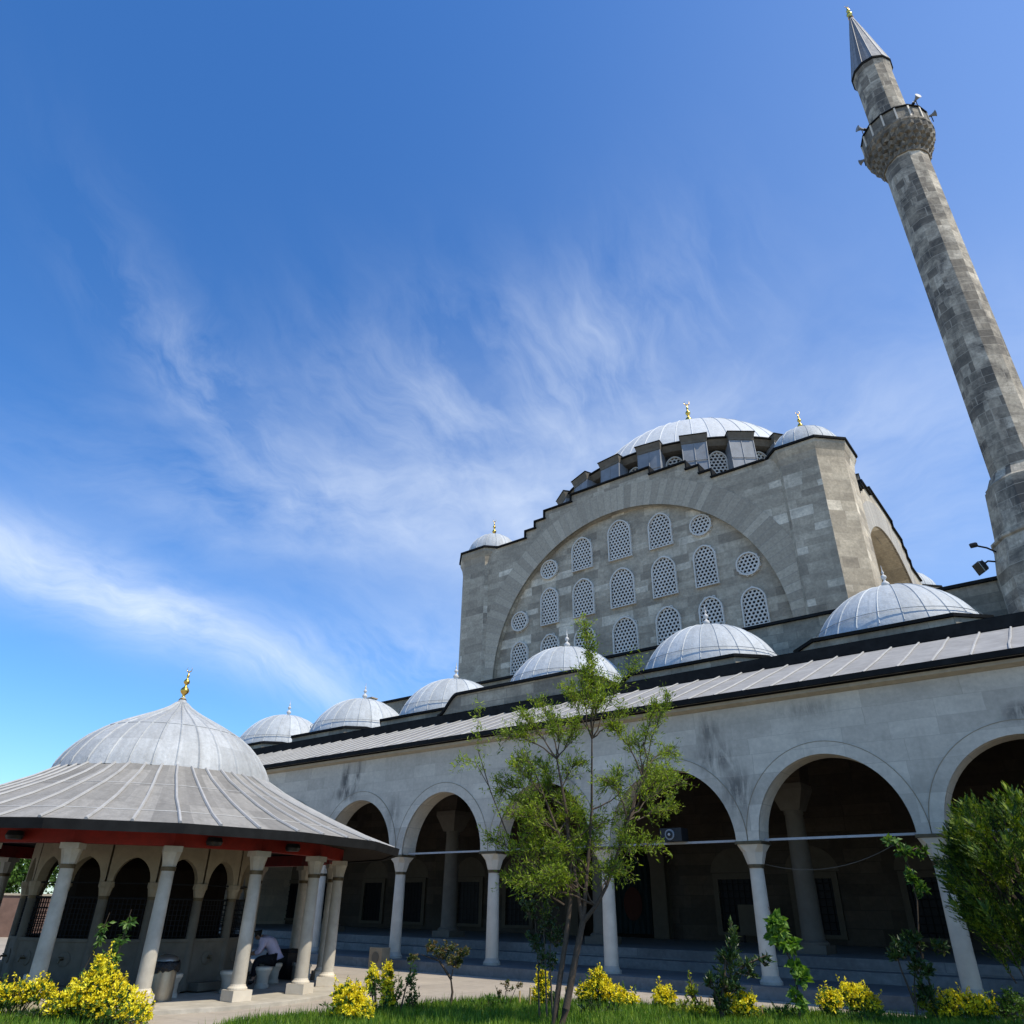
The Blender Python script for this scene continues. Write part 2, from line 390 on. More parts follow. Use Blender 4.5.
def arch_band(mb, mp, uc, w, zs, h, dr, d0, d1, n=24, point=.05):
    """raised ring of voussoirs from d0 (front face) to d1 around an arch"""
    a = arch_pts(w, h, n, point); b = arch_pts(w + dr, h + dr, n, point)
    for i in range(n):
        p, q = a[i], a[i + 1]; r, s = b[i], b[i + 1]
        mb.poly([mp(uc + p[0], d0, zs + p[1]), mp(uc + q[0], d0, zs + q[1]), mp(uc + s[0], d0, zs + s[1]), mp(uc + r[0], d0, zs + r[1])])
        mb.poly([mp(uc + r[0], d0, zs + r[1]), mp(uc + s[0], d0, zs + s[1]), mp(uc + s[0], d1, zs + s[1]), mp(uc + r[0], d1, zs + r[1])])
        mb.poly([mp(uc + q[0], d0, zs + q[1]), mp(uc + p[0], d0, zs + p[1]), mp(uc + p[0], d1, zs + p[1]), mp(uc + q[0], d1, zs + q[1])])

def crescent(mb, c, r, ang, th=.22):
    """upright open ring, thicker at the bottom"""
    pts, rad = [], []
    for i in range(15):
        t = radians(-235 + 290 * i / 14 - 0)
        k = abs(i - 7) / 7
        pts.append((c[0] + r * cos(t) * cos(ang), c[1] + r * cos(t) * sin(ang), c[2] + r + r * sin(t))); rad.append(r * th * (1 - .8 * k))
    mb.tube(pts, rad, 6)

def finial(mb, x, y, z, h, r, moon=True, ang=.6):
    P = [(r * .9, 0), (r * .45, .06), (r * .3, .14), (r * .85, .22), (r, .28), (r * .8, .34), (r * .3, .41), (r * .26, .46), (r * .62, .51), (r * .7, .555), (r * .55, .60), (r * .2, .65), (r * .18, .69), (r * .36, .73), (r * .2, .77), (r * .1, .84), (r * .06, .9 if moon else 1.)]
    mb.lathe([(a, z + b * h) for a, b in P], 10, (x, y))
    if moon: crescent(mb, (x, y, z + h * .86), h * .08, ang)

def ribs(mb, prof, n, c, r=.02, ph=0., k=4):
    for i in range(n):
        a = ph + 2 * pi * i / n
        mb.tube([(c[0] + q * cos(a), c[1] + q * sin(a), z) for q, z in prof], r, k, False)

# ------------------------------------------------------------------ pierced windows
def outline_arch(w, z0, z1, n=14):
    hw = w / 2; h = hw * 1.12; zs = z1 - h
    return [(-hw, z0), (hw, z0)] + [(-x, zs + z) for x, z in arch_pts(hw, h, n, .10)], (hw, zs, h)

def in_arch(x, z, hw, z0, zs, h, ins):
    if abs(x) > hw - ins or z < z0 + ins: return False
    if z <= zs: return True
    return (x / (hw - ins)) ** 2 + ((z - zs) / (h - ins)) ** 2 < 1

def pierced(parent, mp, w, z0, z1, round_=False, pitch=.2, hole=.07, depth=.065, frame_mat='plaster', label=None, lift=.0):
    """window > grille, pane. mp(u, d, z): d > 0 stands proud of the wall"""
    fr = MB(); gr = MB(); pn = MB()
    if round_:
        r = w / 2; zc = (z0 + z1) / 2
        ol = [(r * cos(2 * pi * i / 28), zc + r * sin(2 * pi * i / 28)) for i in range(28)]
        inside = lambda x, z, ins: x * x + (z - zc) ** 2 < (r - ins) ** 2
        cz = zc
    else:
        ol, (hw, zs, h) = outline_arch(w, z0, z1)
        inside = lambda x, z, ins: in_arch(x, z, hw, z0, zs, h, ins)
        cz = z0 + .1
    n = len(ol); fw = .075; cx = sum(p[0] for p in ol) / n; cc = (z0 + z1) / 2
    inn = []
    for i, (x, z) in enumerate(ol):
        a = ol[i - 1]; b = ol[(i + 1) % n]
        e1 = Vector((x - a[0], z - a[1])); e2 = Vector((b[0] - x, b[1] - z))
        nn = (Vector((-e1.y, e1.x)).normalized() + Vector((-e2.y, e2.x)).normalized())
        nn = nn / max(nn.length, .3); inn.append((x + nn.x * fw, z + nn.y * fw))
    d1 = depth + .07
    for i in range(n):
        j = (i + 1) % n
        fr.poly([mp(*[ol[i][0], d1, ol[i][1]]), mp(ol[j][0], d1, ol[j][1]), mp(inn[j][0], d1, inn[j][1]), mp(inn[i][0], d1, inn[i][1])])
        fr.poly([mp(ol[i][0], 0, ol[i][1]), mp(ol[j][0], 0, ol[j][1]), mp(ol[j][0], d1, ol[j][1]), mp(ol[i][0], d1, ol[i][1])])
        fr.poly([mp(inn[i][0], d1, inn[i][1]), mp(inn[j][0], d1, inn[j][1]), mp(inn[j][0], .012, inn[j][1]), mp(inn[i][0], .012, inn[i][1])])
    fo = build(fr, 'window', frame_mat, parent, None)
    if label: fo['label'] = label
    pn.poly([mp(x, .012, z) for x, z in ol]); build(pn, 'pane', 'pane', fo)
    R = pitch / sqrt(3); N = 12; row = 0; z = cz
    nr = int((z1 - z0) / (R * 1.5)) + 3
    for row in range(-nr, nr + 1):
        z = cz + row * R * 1.5
        for k in range(-9, 10):
            x = (k + (.5 if row % 2 else 0)) * pitch
            if not inside(x, z, .035): continue
            hx, ci = [], []
            for q in range(N):
                a = pi / 6 + 2 * pi * q / N
                rr = R if q % 2 == 0 else R * cos(pi / 6)
                hx.append((x + rr * cos(a), z + rr * sin(a))); ci.append((x + hole * cos(a), z + hole * sin(a)))
            o = len(gr.v)
            gr.v += [tuple(mp(p[0], depth, p[1])) for p in hx] + [tuple(mp(p[0], depth, p[1])) for p in ci] + [tuple(mp(p[0], depth - .05, p[1])) for p in ci]
            for q in range(N):
                t = (q + 1) % N
                gr.f += [(o + q, o + t, o + N + t, o + N + q), (o + N + q, o + N + t, o + 2 * N + t, o + 2 * N + q)]; gr.m += [0, 0]
    build(gr, 'grille', 'plaster', fo)
    return fo

# ================================================================== THE MOSQUE
mosque = thing('mosque', 'great grey stone mosque with one large lead dome above a domed and arcaded porch', 'mosque', (XC, YC, 0))
FY = YC - 12.14                      # front plane of the hall cube
FRONT = lambda u, d, z: (XC + u, FY + d, z)
RIGHT = lambda u, d, z: (XC + 11.2 - d, YC + u, z)
BACK = lambda u, d, z: (XC - u, YC + 12.14 - d, z)
LEFT = lambda u, d, z: (XC - 11.2 + d, YC - u, z)
STEPS = [(-6.17, 21.15), (-5.46, 21.62), (-4.76, 22.06), (-2.85, 22.56), (2.26, 23.02), (4.38, 22.58), (5.08, 22.1), (5.71, 21.6), (99, 21.15)]
def top_f(u):
    for b, z in STEPS:
        if u < b: return z
    return 21.15
ZA, RA, HA = 12.55, 8.5, 8.5
M['vous_f'] = voussoir('arch_stones_front', 0, XC, ZA, [(0, (.34, .29, .211)), (.55, (.415, .355, .258)), (1, (.51, .44, .322))])
M['vous_r'] = voussoir('arch_stones_side', 1, YC, ZA, [(0, (.32, .29, .24)), (.6, (.38, .35, .29)), (1, (.46, .42, .345))])

for mp, rec, vm, nm in ((FRONT, .32, 'vous_f', 'f'), (RIGHT, 1.7, 'vous_r', 'r'), (BACK, .6, 'vous_f', 'b'), (LEFT, 1.7, 'vous_r', 'l')):
    w = MB()
    arch_wall(w, mp, -9.6, 9.6, 0, RA, ZA, HA, top_f, 0, rec + .6, zb=12.0, breaks=[b for b, z in STEPS[:-1]], n=48, point=0, back=False)
    build(w, 'spandrel_wall', 'ashlar', mosque)
    b = MB(); arch_band(b, mp, 0, RA, ZA, HA, 1.45, -.03, .1, 48, 0); build(b, 'arch_ring', vm, mosque, 40)
    t = MB(); t.poly([mp(-8.9, rec, 12.0), mp(8.9, rec, 12.0), mp(8.9, rec, 21.1), mp(-8.9, rec, 21.1)]); build(t, 'tympanum', 'ashlar', mosque)
    c = MB(); edges = [-8.4] + [x for x, z in STEPS[:-1]] + [8.4]
    for (a, e) in zip(edges, edges[1:]):
        z = top_f((a + e) / 2); z0 = top_f(a - .01) if a > -8 else z; z1 = top_f(e + .01)
        P = [mp(a - .06, -.14, z + .003), mp(e + .06, -.14, z + .003), mp(e + .06, rec + .75, z + .003), mp(a - .06, rec + .75, z + .003)]
        c.rings([P, [(p[0], p[1], p[2] + .08) for p in P]])
        for q, zz, sg in ((a, z0, -1), (e, z1, 1)):
            if zz < z - .01:
                P = [mp(q + sg * .002, -.13, zz + .1), mp(q + sg * .07, -.13, zz + .1), mp(q + sg * .07, rec + .7, zz + .1), mp(q + sg * .002, rec + .7, zz + .1)]
                c.rings([P, [(p[0], p[1], z) for p in P]])
    build(c, 'coping', 'lead_dark', mosque)
    if nm in 'fr':
        wp = lambda cu: (lambda u, d, z, cu=cu: mp(cu + u, rec - d, z))
        X1, X2, X3 = 2.43, 4.68, 6.78
        for s in (-1, 0, 1):
            pierced(mosque, wp(s * X1), 1.42 if s == 0 else 1.34, 18.25, 20.6 if s == 0 else 20.25)
            pierced(mosque, wp(s * X1), 1.46 if s == 0 else 1.36, 15.53, 17.72)
        for s in (-2, -1, 0, 1, 2):
            pierced(mosque, wp((0, X1, X2)[abs(s)] * (1 if s > 0 else -1)), (1.46, 1.34, 1.22)[abs(s)], 13.07, 14.98)
        for s in (-1, 1):
            pierced(mosque, wp(s * X2), 1.2, 15.53, 17.72)
            pierced(mosque, wp(s * X3), 1.2, 13.07, 14.95)
            pierced(mosque, wp(s * X2), 1.18, 18.27, 19.43, True)
            pierced(mosque, wp(s * X3), 1.18, 15.55, 16.73, True)

w = MB(); w.box(XC - 9.3, XC + 9.3, FY + 1.2, YC + 11.4, 12, 21.0)
build(w, 'hall_roof', 'lead_pier', mosque)
w = MB(); w.lathe([(10.75, 21.0), (10.75, 21.9), (10.4, 22.5), (10.4, 23.05), (9.35, 23.05)], 24, (XC, YC), pi / 24, False, False)
build(w, 'drum_base', 'lead_pier', mosque)

# corner turrets
for sx, sy in ((-1, -1), (1, -1), (1, 1), (-1, 1)):
    c = (XC + sx * 10.05, (32.95 if sy < 0 else YC + 11.6)); r, a = 1.82, .84
    octa = lambda R, A: [(c[0] + x, c[1] + y) for x, y in ((-A, -R), (A, -R), (R, -A), (R, A), (A, R), (-A, R), (-R, A), (-R, -A))]
    ring = lambda k, z: [(c[0] + (x - c[0]) * k, c[1] + (y - c[1]) * k, z) for x, y in octa(r, a)]
    t = MB(); t.rings([ring(1, 11.8), ring(1, 20.45), ring(1.03, 20.8), ring(1.1, 21.12), ring(1.1, 21.3)])
    tr = build(t, 'corner_turret', 'ashlar', mosque)
    t = MB(); t.rings([ring(1.15, 21.303), ring(1.15, 21.42), ring(.9, 21.5)]); build(t, 'coping', 'lead_dark', tr)
    t = MB(); pr = [(1.72, 21.42), (1.72, 21.6), (1.66, 21.9), (1.5, 22.28), (1.2, 22.68), (.8, 22.97), (.4, 23.12), (.06, 23.19)]
    t.lathe(pr, 40, c, 0, False); ribs(t, pr[1:-1], 16, c, .022)
    build(t, 'turret_dome', 'lead_dome', tr, 50, (c[0], c[1], 21.4))
    t = MB(); finial(t, c[0], c[1], 23.15, 1.25, .14); build(t, 'finial', 'gold', tr, 60)

# drum: 24 lead-clad piers with arched windows between
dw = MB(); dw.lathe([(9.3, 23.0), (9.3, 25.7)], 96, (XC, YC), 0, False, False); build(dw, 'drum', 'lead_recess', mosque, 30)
co = MB(); co.lathe([(9.3, 25.42), (9.75, 25.46), (9.98, 25.78)], 96, (XC, YC), 0, False, False); build(co, 'cornice', 'drum_stone', mosque, 30)
co = MB(); co.lathe([(9.9, 25.783), (10.1, 25.79), (10.1, 25.87), (8.7, 26.0)], 96, (XC, YC), 0, False, False); build(co, 'cornice_edge', 'lead_dark', mosque, 30)
for k in range(24):
    a = radians(7.5 + 15 * k); ca, sa = cos(a), sin(a)
    loc = lambda t, r, z: (XC + r * sa + t * ca, YC - r * ca + t * sa, z)   # a = 0 faces the forecourt
    hw = .69
    p = MB()
    p.rings([[loc(-hw, 9.2, z), loc(-hw, ro, z), loc(hw, ro, z), loc(hw, 9.2, z)] for z, ro in ((22.9, 10.36), (25.52, 10.16))])
    for t in (-hw, 0, hw): p.tube([loc(t, 10.37, 22.9), loc(t, 10.17, 25.50)], .03, 4)
    p.tube([loc(-hw, 10.30, 24.25), loc(hw, 10.30, 24.25)], .022, 4)
    po = build(p, 'drum_pier', 'lead_pier', mosque)
    p = MB()
    p.rings([[loc(-hw - e, 9.0, z), loc(-hw - e, ro, z), loc(hw + e, ro, z), loc(hw + e, 9.0, z)] for z, ro, e in ((25.523, 10.2, .03), (25.65, 10.22, .04), (25.9, 10.34, .08), (25.96, 10.36, .08))])
    pc = build(p, 'pier_cap', 'drum_stone', po)
    p = MB(); p.rings([[loc(-hw - e, 9.0, z), loc(-hw - e, ro, z), loc(hw + e, ro, z), loc(hw + e, 9.0, z)] for z, ro, e in ((25.963, 10.40, .11), (26.02, 10.40, .11), (26.09, 9.9, .02))]); build(p, 'cap_edge', 'lead_dark', pc) if 0 else build(p, 'cap_edge', 'lead_dark', po)
    a2 = radians(15 * k); c2, s2 = cos(a2), sin(a2)
    mpd = lambda u, d, z: (XC + (9.3 + d) * s2 + u * c2, YC - (9.3 + d) * c2 + u * s2, z)
    pierced(mosque, mpd, 1.06, 23.25, 25.3, pitch=.235, hole=.085, depth=.07)
d = MB(); zc, R = 23.42, 8.95
pr = [(R * cos(t), zc + R * sin(t)) for t in [radians(16.2 + (89.7 - 16.2) * i / 22) for i in range(23)]]
d.lathe(pr, 96, (XC, YC), 0, False); ribs(d, pr[:-1], 48, (XC, YC), .035)
build(d, 'main_dome', 'lead_main', mosque, 50, (XC, YC, 23))
f = MB(); f.lathe([(.55, 32.25), (.4, 32.5), (.22, 32.9), (.13, 33.3), (.1, 33.7)], 20, (XC, YC)); build(f, 'finial_foot', 'lead_dome', mosque, 50, (XC, YC, 32))
f = MB(); finial(f, XC, YC, 33.55, 2.45, .27); build(f, 'finial', 'gold', mosque, 60)

# lower hall and its front wall above the porch
PY2 = 22.87; SP = 6.595; WY = 29.5
w = MB(); w.box(XC - 16, XC + 18.3, WY, WY + .9, 8.4, 12.2); build(w, 'hall_front_wall', 'ashlar_dark', mosque)
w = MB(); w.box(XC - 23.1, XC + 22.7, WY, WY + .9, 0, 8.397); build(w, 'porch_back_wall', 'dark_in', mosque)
w = MB(); w.box(XC - 16.12, XC + 18.4, WY - .13, WY + 1.0, 12.203, 12.32); build(w, 'coping', 'lead_dark', mosque)
w = MB(); w.box(XC - 16, XC + 18.3, WY + .9, YC + 13.5, 0, 12.1); build(w, 'side_aisles', 'ashlar', mosque)
for sx in (-13.6, 14.4):
    for yy in (36.5, 43.4, 50.3):
        c = (XC + sx, yy); t = MB(); pr = [(2.1, 12.1), (2.1, 12.5), (1.95, 12.95), (1.6, 13.35), (1.0, 13.7), (.4, 13.86), (.05, 13.9)]
        t.lathe(pr, 36, c, 0, False); ribs(t, pr[:-1], 16, c, .02); build(t, 'aisle_dome', 'lead_dome', mosque, 50, (*c, 12))

# inner porch: columns, arches, flat roof with seven domes
NI = [k + .5 for k in range(-4, 4)]
for k in NI:
    x = XC + k * SP; y = PY2
    s = MB(); s.lathe([(.31, .98), (.29, 1.2), (.275, 2.6), (.25, 4.2)], 24, (x, y)); so = build(s, 'porch_column', 'porch_col', mosque, 40)
    s = MB(); s.box(x - .42, x + .42, y - .42, y + .42, .72, .92); s.lathe([(.4, .92), (.4, .97), (.34, 1.02)], 20, (x, y)); build(s, 'column_base', 'porch_col', so)
    s = MB(); s.lathe([(.27, 4.15), (.27, 4.25)], 20, (x, y)); s.rings([[(x + e * px, y + e * py, z) for px, py in ((-1, -1), (1, -1), (1, 1), (-1, 1))] for z, e in ((4.25, .27), (4.5, .36), (4.8, .48), (4.95, .48))]); build(s, 'capital', 'porch_col', so)
w = MB(); MPI = lambda u, d, z: (XC + u, PY2 - .4 + d, z)
for k in range(-3, 4):
    arch_wall(w, MPI, (k - .5) * SP, (k + .5) * SP, k * SP, SP / 2 - .45, 4.95, 2.75, lambda u: 8.55, 0, .8, n=20)
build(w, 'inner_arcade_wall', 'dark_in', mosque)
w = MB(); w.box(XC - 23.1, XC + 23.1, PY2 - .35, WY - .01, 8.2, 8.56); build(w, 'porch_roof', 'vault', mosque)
w = MB(); w.box(XC - 23.3, XC + 23.3, PY2 - .62, PY2 - .32, 8.3, 8.62); w.box(XC - 23.3, XC + 23.3, PY2 - .5, WY - .02, 8.563, 8.68); build(w, 'porch_cornice', 'lead_dark', mosque)
# raised parapet over the middle bay with swept ends
pf = []
for i in range(9):
    t = i / 8; pf.append((-3.95 + 1.0 * t, 8.6 + .78 * (t * t * (3 - 2 * t))))
pf = pf + [(-x, z) for x, z in reversed(pf)]
w = MB(); cp = MB()
for (xa, za), (xb, zb_) in zip(pf, pf[1:]):
    w.rings([[(XC + xa, PY2 - .5, z1), (XC + xb, PY2 - .5, z2), (XC + xb, PY2 + .2, z2), (XC + xa, PY2 + .2, z1)] for z1, z2 in ((8.5, 8.5), (za, zb_))])
    cp.rings([[(XC + xa, PY2 - .62, z1), (XC + xb, PY2 - .62, z2), (XC + xb, PY2 + .3, z2), (XC + xa, PY2 + .3, z1)] for z1, z2 in ((za + .003, zb_ + .003), (za + .1, zb_ + .1))])
wo = build(w, 'centre_parapet', 'ashlar_dark', mosque); build(cp, 'coping', 'lead_dark', wo)
for k in range(-3, 4):
    c = (XC + k * SP, PY2 + 3.3); up = .36 if k == 0 else 0
    A_, H_ = 2.78, 2.0
    cs = lambda e, z: [(c[0] + x, c[1] + y, z) for x, y in ((-H_, -A_ - e), (H_, -A_ - e), (A_ + e, -H_), (A_ + e, H_), (H_, A_ + e), (-H_, A_ + e), (-A_ - e, H_), (-A_ - e, -H_))]
    b = MB(); b.rings([cs(0, 8.57), cs(0, 9.2 + up)]); bo = build(b, 'dome_base', 'ashlar_dark', mosque)
    b = MB(); b.rings([cs(.1, 9.203 + up), cs(.12, 9.3 + up), cs(-.1, 9.36 + up)]); build(b, 'coping', 'lead_dark', bo)
    rr = (2.66 ** 2 + 1.98 ** 2) / (2 * 1.98)
    t0 = math.asin((rr - 1.98) / rr)
    pr = [(2.68, 9.33 + up)] + [(rr * cos(t), 9.46 + up - (rr - 1.98) + rr * sin(t)) for t in [t0 + (pi / 2 - .02 - t0) * i / 14 for i in range(15)]]
    b = MB(); b.lathe(pr, 72, c, 0, False); ribs(b, pr[1:-1], 24, c, .024)
    for z, q in ((9.85, 2.60),): b.lathe([(q + .005, z - .012 + up), (q + .025, z + up), (q - .01, z + .015 + up)], 72, c, 0, False, False)
    do = build(b, 'porch_dome', 'lead_dome', bo, 50, (*c, 9.2 + up))
    f = MB(); finial(f, c[0], c[1], 11.38 + up, .98, .14, False); build(f, 'finial', 'stone_fin', bo, 60)
b = MB(); b.box(-34.3, -33.9, WY + .1, WY + .5, 12.325, 12.75); b.box(-34.36, -33.84, WY + .05, WY + .55, 12.75, 12.82); build(b, 'chimney_block', 'limestone', mosque)

# outer arcade
BX = 3.984; X0 = -19.154; KS = list(range(-5, 7)); AY = 18.75
CX = {k: X0 + k * BX + {1: -.06, 2: -.12, 4: -.01}.get(k, 0) for k in KS}
for k in KS:
    x = CX[k]; y = AY
    s = MB(); s.lathe([(.185, .42), (.18, 1.2), (.16, 2.62)], 24, (x, y)); so = build(s, 'arcade_column', 'marble', mosque, 40)
    s = MB(); s.lathe([(.25, .253), (.25, .31), (.215, .35), (.19, .42)], 24, (x, y)); build(s, 'column_base', 'marble_old', so, 40)
    s = MB(); s.lathe([(.18, 2.58), (.185, 2.66)], 20, (x, y)); build(s, 'bronze_collar', 'brass', so, 40)
    s = MB(); e = .315
    lo = [(x + .19 * cos(pi / 8 + i * pi / 4), y + .19 * sin(pi / 8 + i * pi / 4), 2.66) for i in range(8)]
    mi = [(x + e * px * .8, y + e * py * .8, 2.92) for px, py in ((1, .42), (.42, 1), (-.42, 1), (-1, .42), (-1, -.42), (-.42, -1), (.42, -1), (1, -.42))]
    hi = [(x + e * px, y + e * py, 3.08) for px, py in ((1, .75), (.75, 1), (-.75, 1), (-1, .75), (-1, -.75), (-.75, -1), (.75, -1), (1, -.75))]
    s.rings([lo, mi, hi]); build(s, 'capital', 'marble', so)
    s = MB(); s.box(x - .325, x + .325, y - .335, y + .335, 3.083, 3.15); build(s, 'impost_band', 'brass', so)
    if k < KS[-1]:
        s = MB(); s.box(x + .3, CX[k + 1] - .3, y - .03, y + .03, 3.16, 3.21); build(s, 'tie_bar', 'tie', mosque)
w = MB(); MPA = lambda u, d, z: (u, AY - .31 + d, z)
for k in KS[:-1]:
    x, x2 = CX[k], CX[k + 1]; um = (x + x2) / 2; hw = (x2 - x) / 2 - .285; PT = .015
    arch_wall(w, MPA, x, x2, um, hw, 3.153, 1.80, lambda u: 6.3, 0, .62, n=32, point=PT)
    b = MB(); arch_band(b, MPA, um, hw, 3.153, 1.80, .28, -.012, .05, 32, PT); bt = build(b, 'arch_trim', 'marble_wall', mosque, 30)
    b = MB(); arch_band(b, MPA, um, hw + .281, 3.153, 1.80 + .281, .016, -.016, .0, 32, PT); build(b, 'trim_edge', 'lime_in', bt, 30)
xl, xr = X0 + KS[0] * BX, X0 + KS[-1] * BX
for x in (xl, xr):
    s = -1 if x == xl else 1
    w.box(min(x, x + s * .6), max(x, x + s * .6), AY - .31, AY + .31, 3.153, 6.3); w.box(min(x, x + s * .6) + (.02), max(x, x + s * .6) - .02, AY + .4, WY, .72, 8.2)  # solid porch ends, out of view, added to keep sunlight out
build(w, 'arcade_wall', 'marble_wall', mosque)
xl -= .75; xr += .75
w = MB(); w.rings([[(x, y, z) for y, z in ((AY - .30, 6.303), (AY - .48, 6.36), (AY - .48, 6.44), (AY + .3, 6.44))] for x in (xl + .1, xr - .1)]); build(w, 'eave_moulding', 'limestone', mosque)
ez, e_y, tz, ty = 6.58, AY - .62, 8.3, PY2 - .55
r = MB(); r.cur = 0; r.rings([[(x, y, z) for y, z in ((e_y, ez), (ty, tz), (ty, tz - .12), (e_y, ez - .12))] for x in (xl, xr)])
r.cur = 1; x = xl + .1
while x < xr:
    j = random.uniform(-.03, .03); q = [(x + j, e_y - .01, ez + .02)]
    for i in range(1, 5): q.append((x + random.uniform(-.02, .02), e_y + (ty - e_y) * i / 4, ez + (tz - ez) * i / 4 + .02))
    r.tube(q, .028, 6); x += .733
build(r, 'arcade_roof', ['lead_sheet', 'lead_roll'], mosque)
w = MB(); w.box(xl - .05, xr + .05, e_y - .07, e_y - .004, ez - .115, ez + .02); w.box(xl - .02, xr + .02, e_y - .003, AY - .3, ez - .112, ez - .104); build(w, 'eave_edge', 'lead_dark', mosque)

s = MB(); s.box(xl, xr, AY - .55, 29.4, -.2, .25); s.box(xl + .3, xr - .3, 20.75, 29.4, .253, .48); s.box(xl + .3, xr - .3, 21.25, 29.4, .483, .72)
build(s, 'stylobate', 'step_marble', mosque)
# porch windows and the portal
for k in (-3, -2, -1, 1, 2, 3):
    for q in (-1.45, 1.45):
        x = XC + k * SP + q; mpw = lambda u, d, z, x=x: (x + u, WY - d, z)
        f = MB()
        for a, b_, c_, d_ in ((-.86, -.66, .9, 2.95), (.66, .86, .9, 2.95), (-.66, .66, 2.75, 2.95), (-.66, .66, .9, 1.02)): f.box(x + a, x + b_, WY - .1, WY - .003, c_, d_)
        fo = build(f, 'porch_window', 'porch_frame', mosque)
        p = MB(); p.poly([mpw(-.66, .01, 1.02), mpw(.66, .01, 1.02), mpw(.66, .01, 2.75), mpw(-.66, .01, 2.75)]); build(p, 'pane', 'pane', fo)
        p = MB()
        for i in range(6): p.tube([mpw(-.55 + .22 * i, .06, 1.02), mpw(-.55 + .22 * i, .06, 2.75)], .014, 5)
        for i in range(7): p.tube([mpw(-.66, .06, 1.15 + .24 * i), mpw(.66, .06, 1.15 + .24 * i)], .014, 5)
        build(p, 'iron_bars', 'iron', fo)
        p = MB(); ap = arch_pts(.95, .85, 16, .1); p.poly([mpw(-.95, .02, 2.98)] + [mpw(a, .02, 2.98 + z) for a, z in ap[1:-1]] + [mpw(.95, .02, 2.98)]); build(p, 'blind_arch', 'niche', fo)
f = MB(); arch_wall(f, lambda u, d, z: (XC + u, WY - .35 + d, z), -2.4, 2.4, 0, 1.75, 3.2, 1.5, lambda u: 6.6, 0, .34, zb=.72, n=20); po = build(f, 'portal', 'porch_frame', mosque)
f = MB(); f.box(XC - 1.75, XC + 1.75, WY - .06, WY - .005, .72, 4.7); build(f, 'door_leaf', 'wood', po)
f = MB(); n = 24
for i in range(n):
    xa, xb = XC - .1 + 1.75 * i / n, XC - .1 + 1.75 * (i + 1) / n; ya, yb = [WY - .2 + .05 * sin(q * 9) for q in (i / n * 6, (i + 1) / n * 6)]
    f.poly([(xa, ya, .85), (xb, yb, .85), (xb, yb, 3.6), (xa, ya, 3.6)])
cu = build(f, 'door_curtain', 'curtain', po)
f = MB(); f.poly([(XC + .85 + .42 * cos(t), WY - .27, 1.9 + .6 * sin(t)) for t in [2 * pi * i / 24 for i in range(24)]]); build(f, 'embroidered_medallion', 'medal', cu)

# ================================================================== MINARET
mx, my = .68, 28.8
minaret = thing('minaret', 'tall mottled stone minaret with one balcony and a pointed lead cone', 'minaret', (mx, my, 0))
NM = 12
def mlathe(name, prof, mt, parent=minaret, n=NM, sm=None, c0=True, c1=True):
    m = MB(); m.lathe(prof, n, (mx, my), pi / n, c0, c1); return build(m, name, mt, parent, sm)
mlathe('minaret_base', [(1.82, 0), (1.80, 11.9), (1.62, 12.95)], 'minaret')
mlathe('base_moulding', [(1.60, 12.953), (1.68, 13.0), (1.68, 13.08), (1.56, 13.14)], 'minaret')
mlathe('tapered_foot', [(1.54, 13.0), (1.48, 13.6), (1.34, 15.05)], 'minaret')
mlathe('foot_ring', [(1.26, 14.95), (1.29, 15.08), (1.30, 15.16), (1.22, 15.25), (1.06, 15.6)], 'minaret')
mlathe('shaft', [(1.005, 15.3), (.985, 20), (.965, 26), (.95, 33.0)], 'minaret', c0=False)
m = MB(); rs = []
lev = [(1.0, 32.55, 0), (1.08, 32.8, .10), (1.14, 32.85, .13), (1.18, 33.1, .12), (1.26, 33.15, .14), (1.30, 33.4, .12), (1.38, 33.45, .13), (1.42, 33.7, .10), (1.49, 33.78, .08), (1.52, 33.98, .04), (1.54, 34.05, 0), (1.54, 34.18, 0), (1.0, 34.2, 0)]
for i, (r, z, amp) in enumerate(lev):
    off = (i // 2 % 2)
    rs.append([(mx + (r - (amp if (j + off) % 2 else 0)) * cos(2 * pi * j / 48), my + (r - (amp if (j + off) % 2 else 0)) * sin(2 * pi * j / 48), z) for j in range(48)])
m.rings(rs); bal = build(m, 'balcony', 'balcony', minaret)
mlathe('parapet', [(1.47, 34.2), (1.47, 35.0), (1.36, 35.0), (1.36, 34.21)], 'balcony', bal, 16, None, False, False)
m = MB(); m.lathe([(1.53, 35.003), (1.53, 35.08), (1.34, 35.08), (1.34, 35.003)], 16, (mx, my), pi / 16, False, False); m.cur = 0; build(m, 'rail_cap', 'lead_dark', bal)
for j in range(16):
    a = pi / 16 + 2 * pi * j / 16; m = MB(); m.obox((mx + 1.485 * cos(a), my + 1.485 * sin(a)), a, .03, .035, 34.2, 35.0); build(m, 'rail_post', 'marble', bal)
mlathe('upper_shaft', [(.885, 34.2), (.865, 39.6), (.93, 39.9)], 'minaret')
mlathe('eave_ring', [(.93, 39.9), (.99, 39.95), (.99, 40.06), (.9, 40.08)], 'lead_dark')
m = MB(); cpf = [(.965, 40.06), (.72, 41.5), (.36, 43.7), (.06, 45.4)]; m.lathe(cpf, NM, (mx, my), pi / NM); ribs(m, cpf, NM, (mx, my), .02, pi / NM)
build(m, 'cone_roof', 'lead_cone', minaret, None, (mx, my, 40))
m = MB(); finial(m, mx, my, 45.3, 1.25, .16); build(m, 'finial', 'gold', minaret, 60)

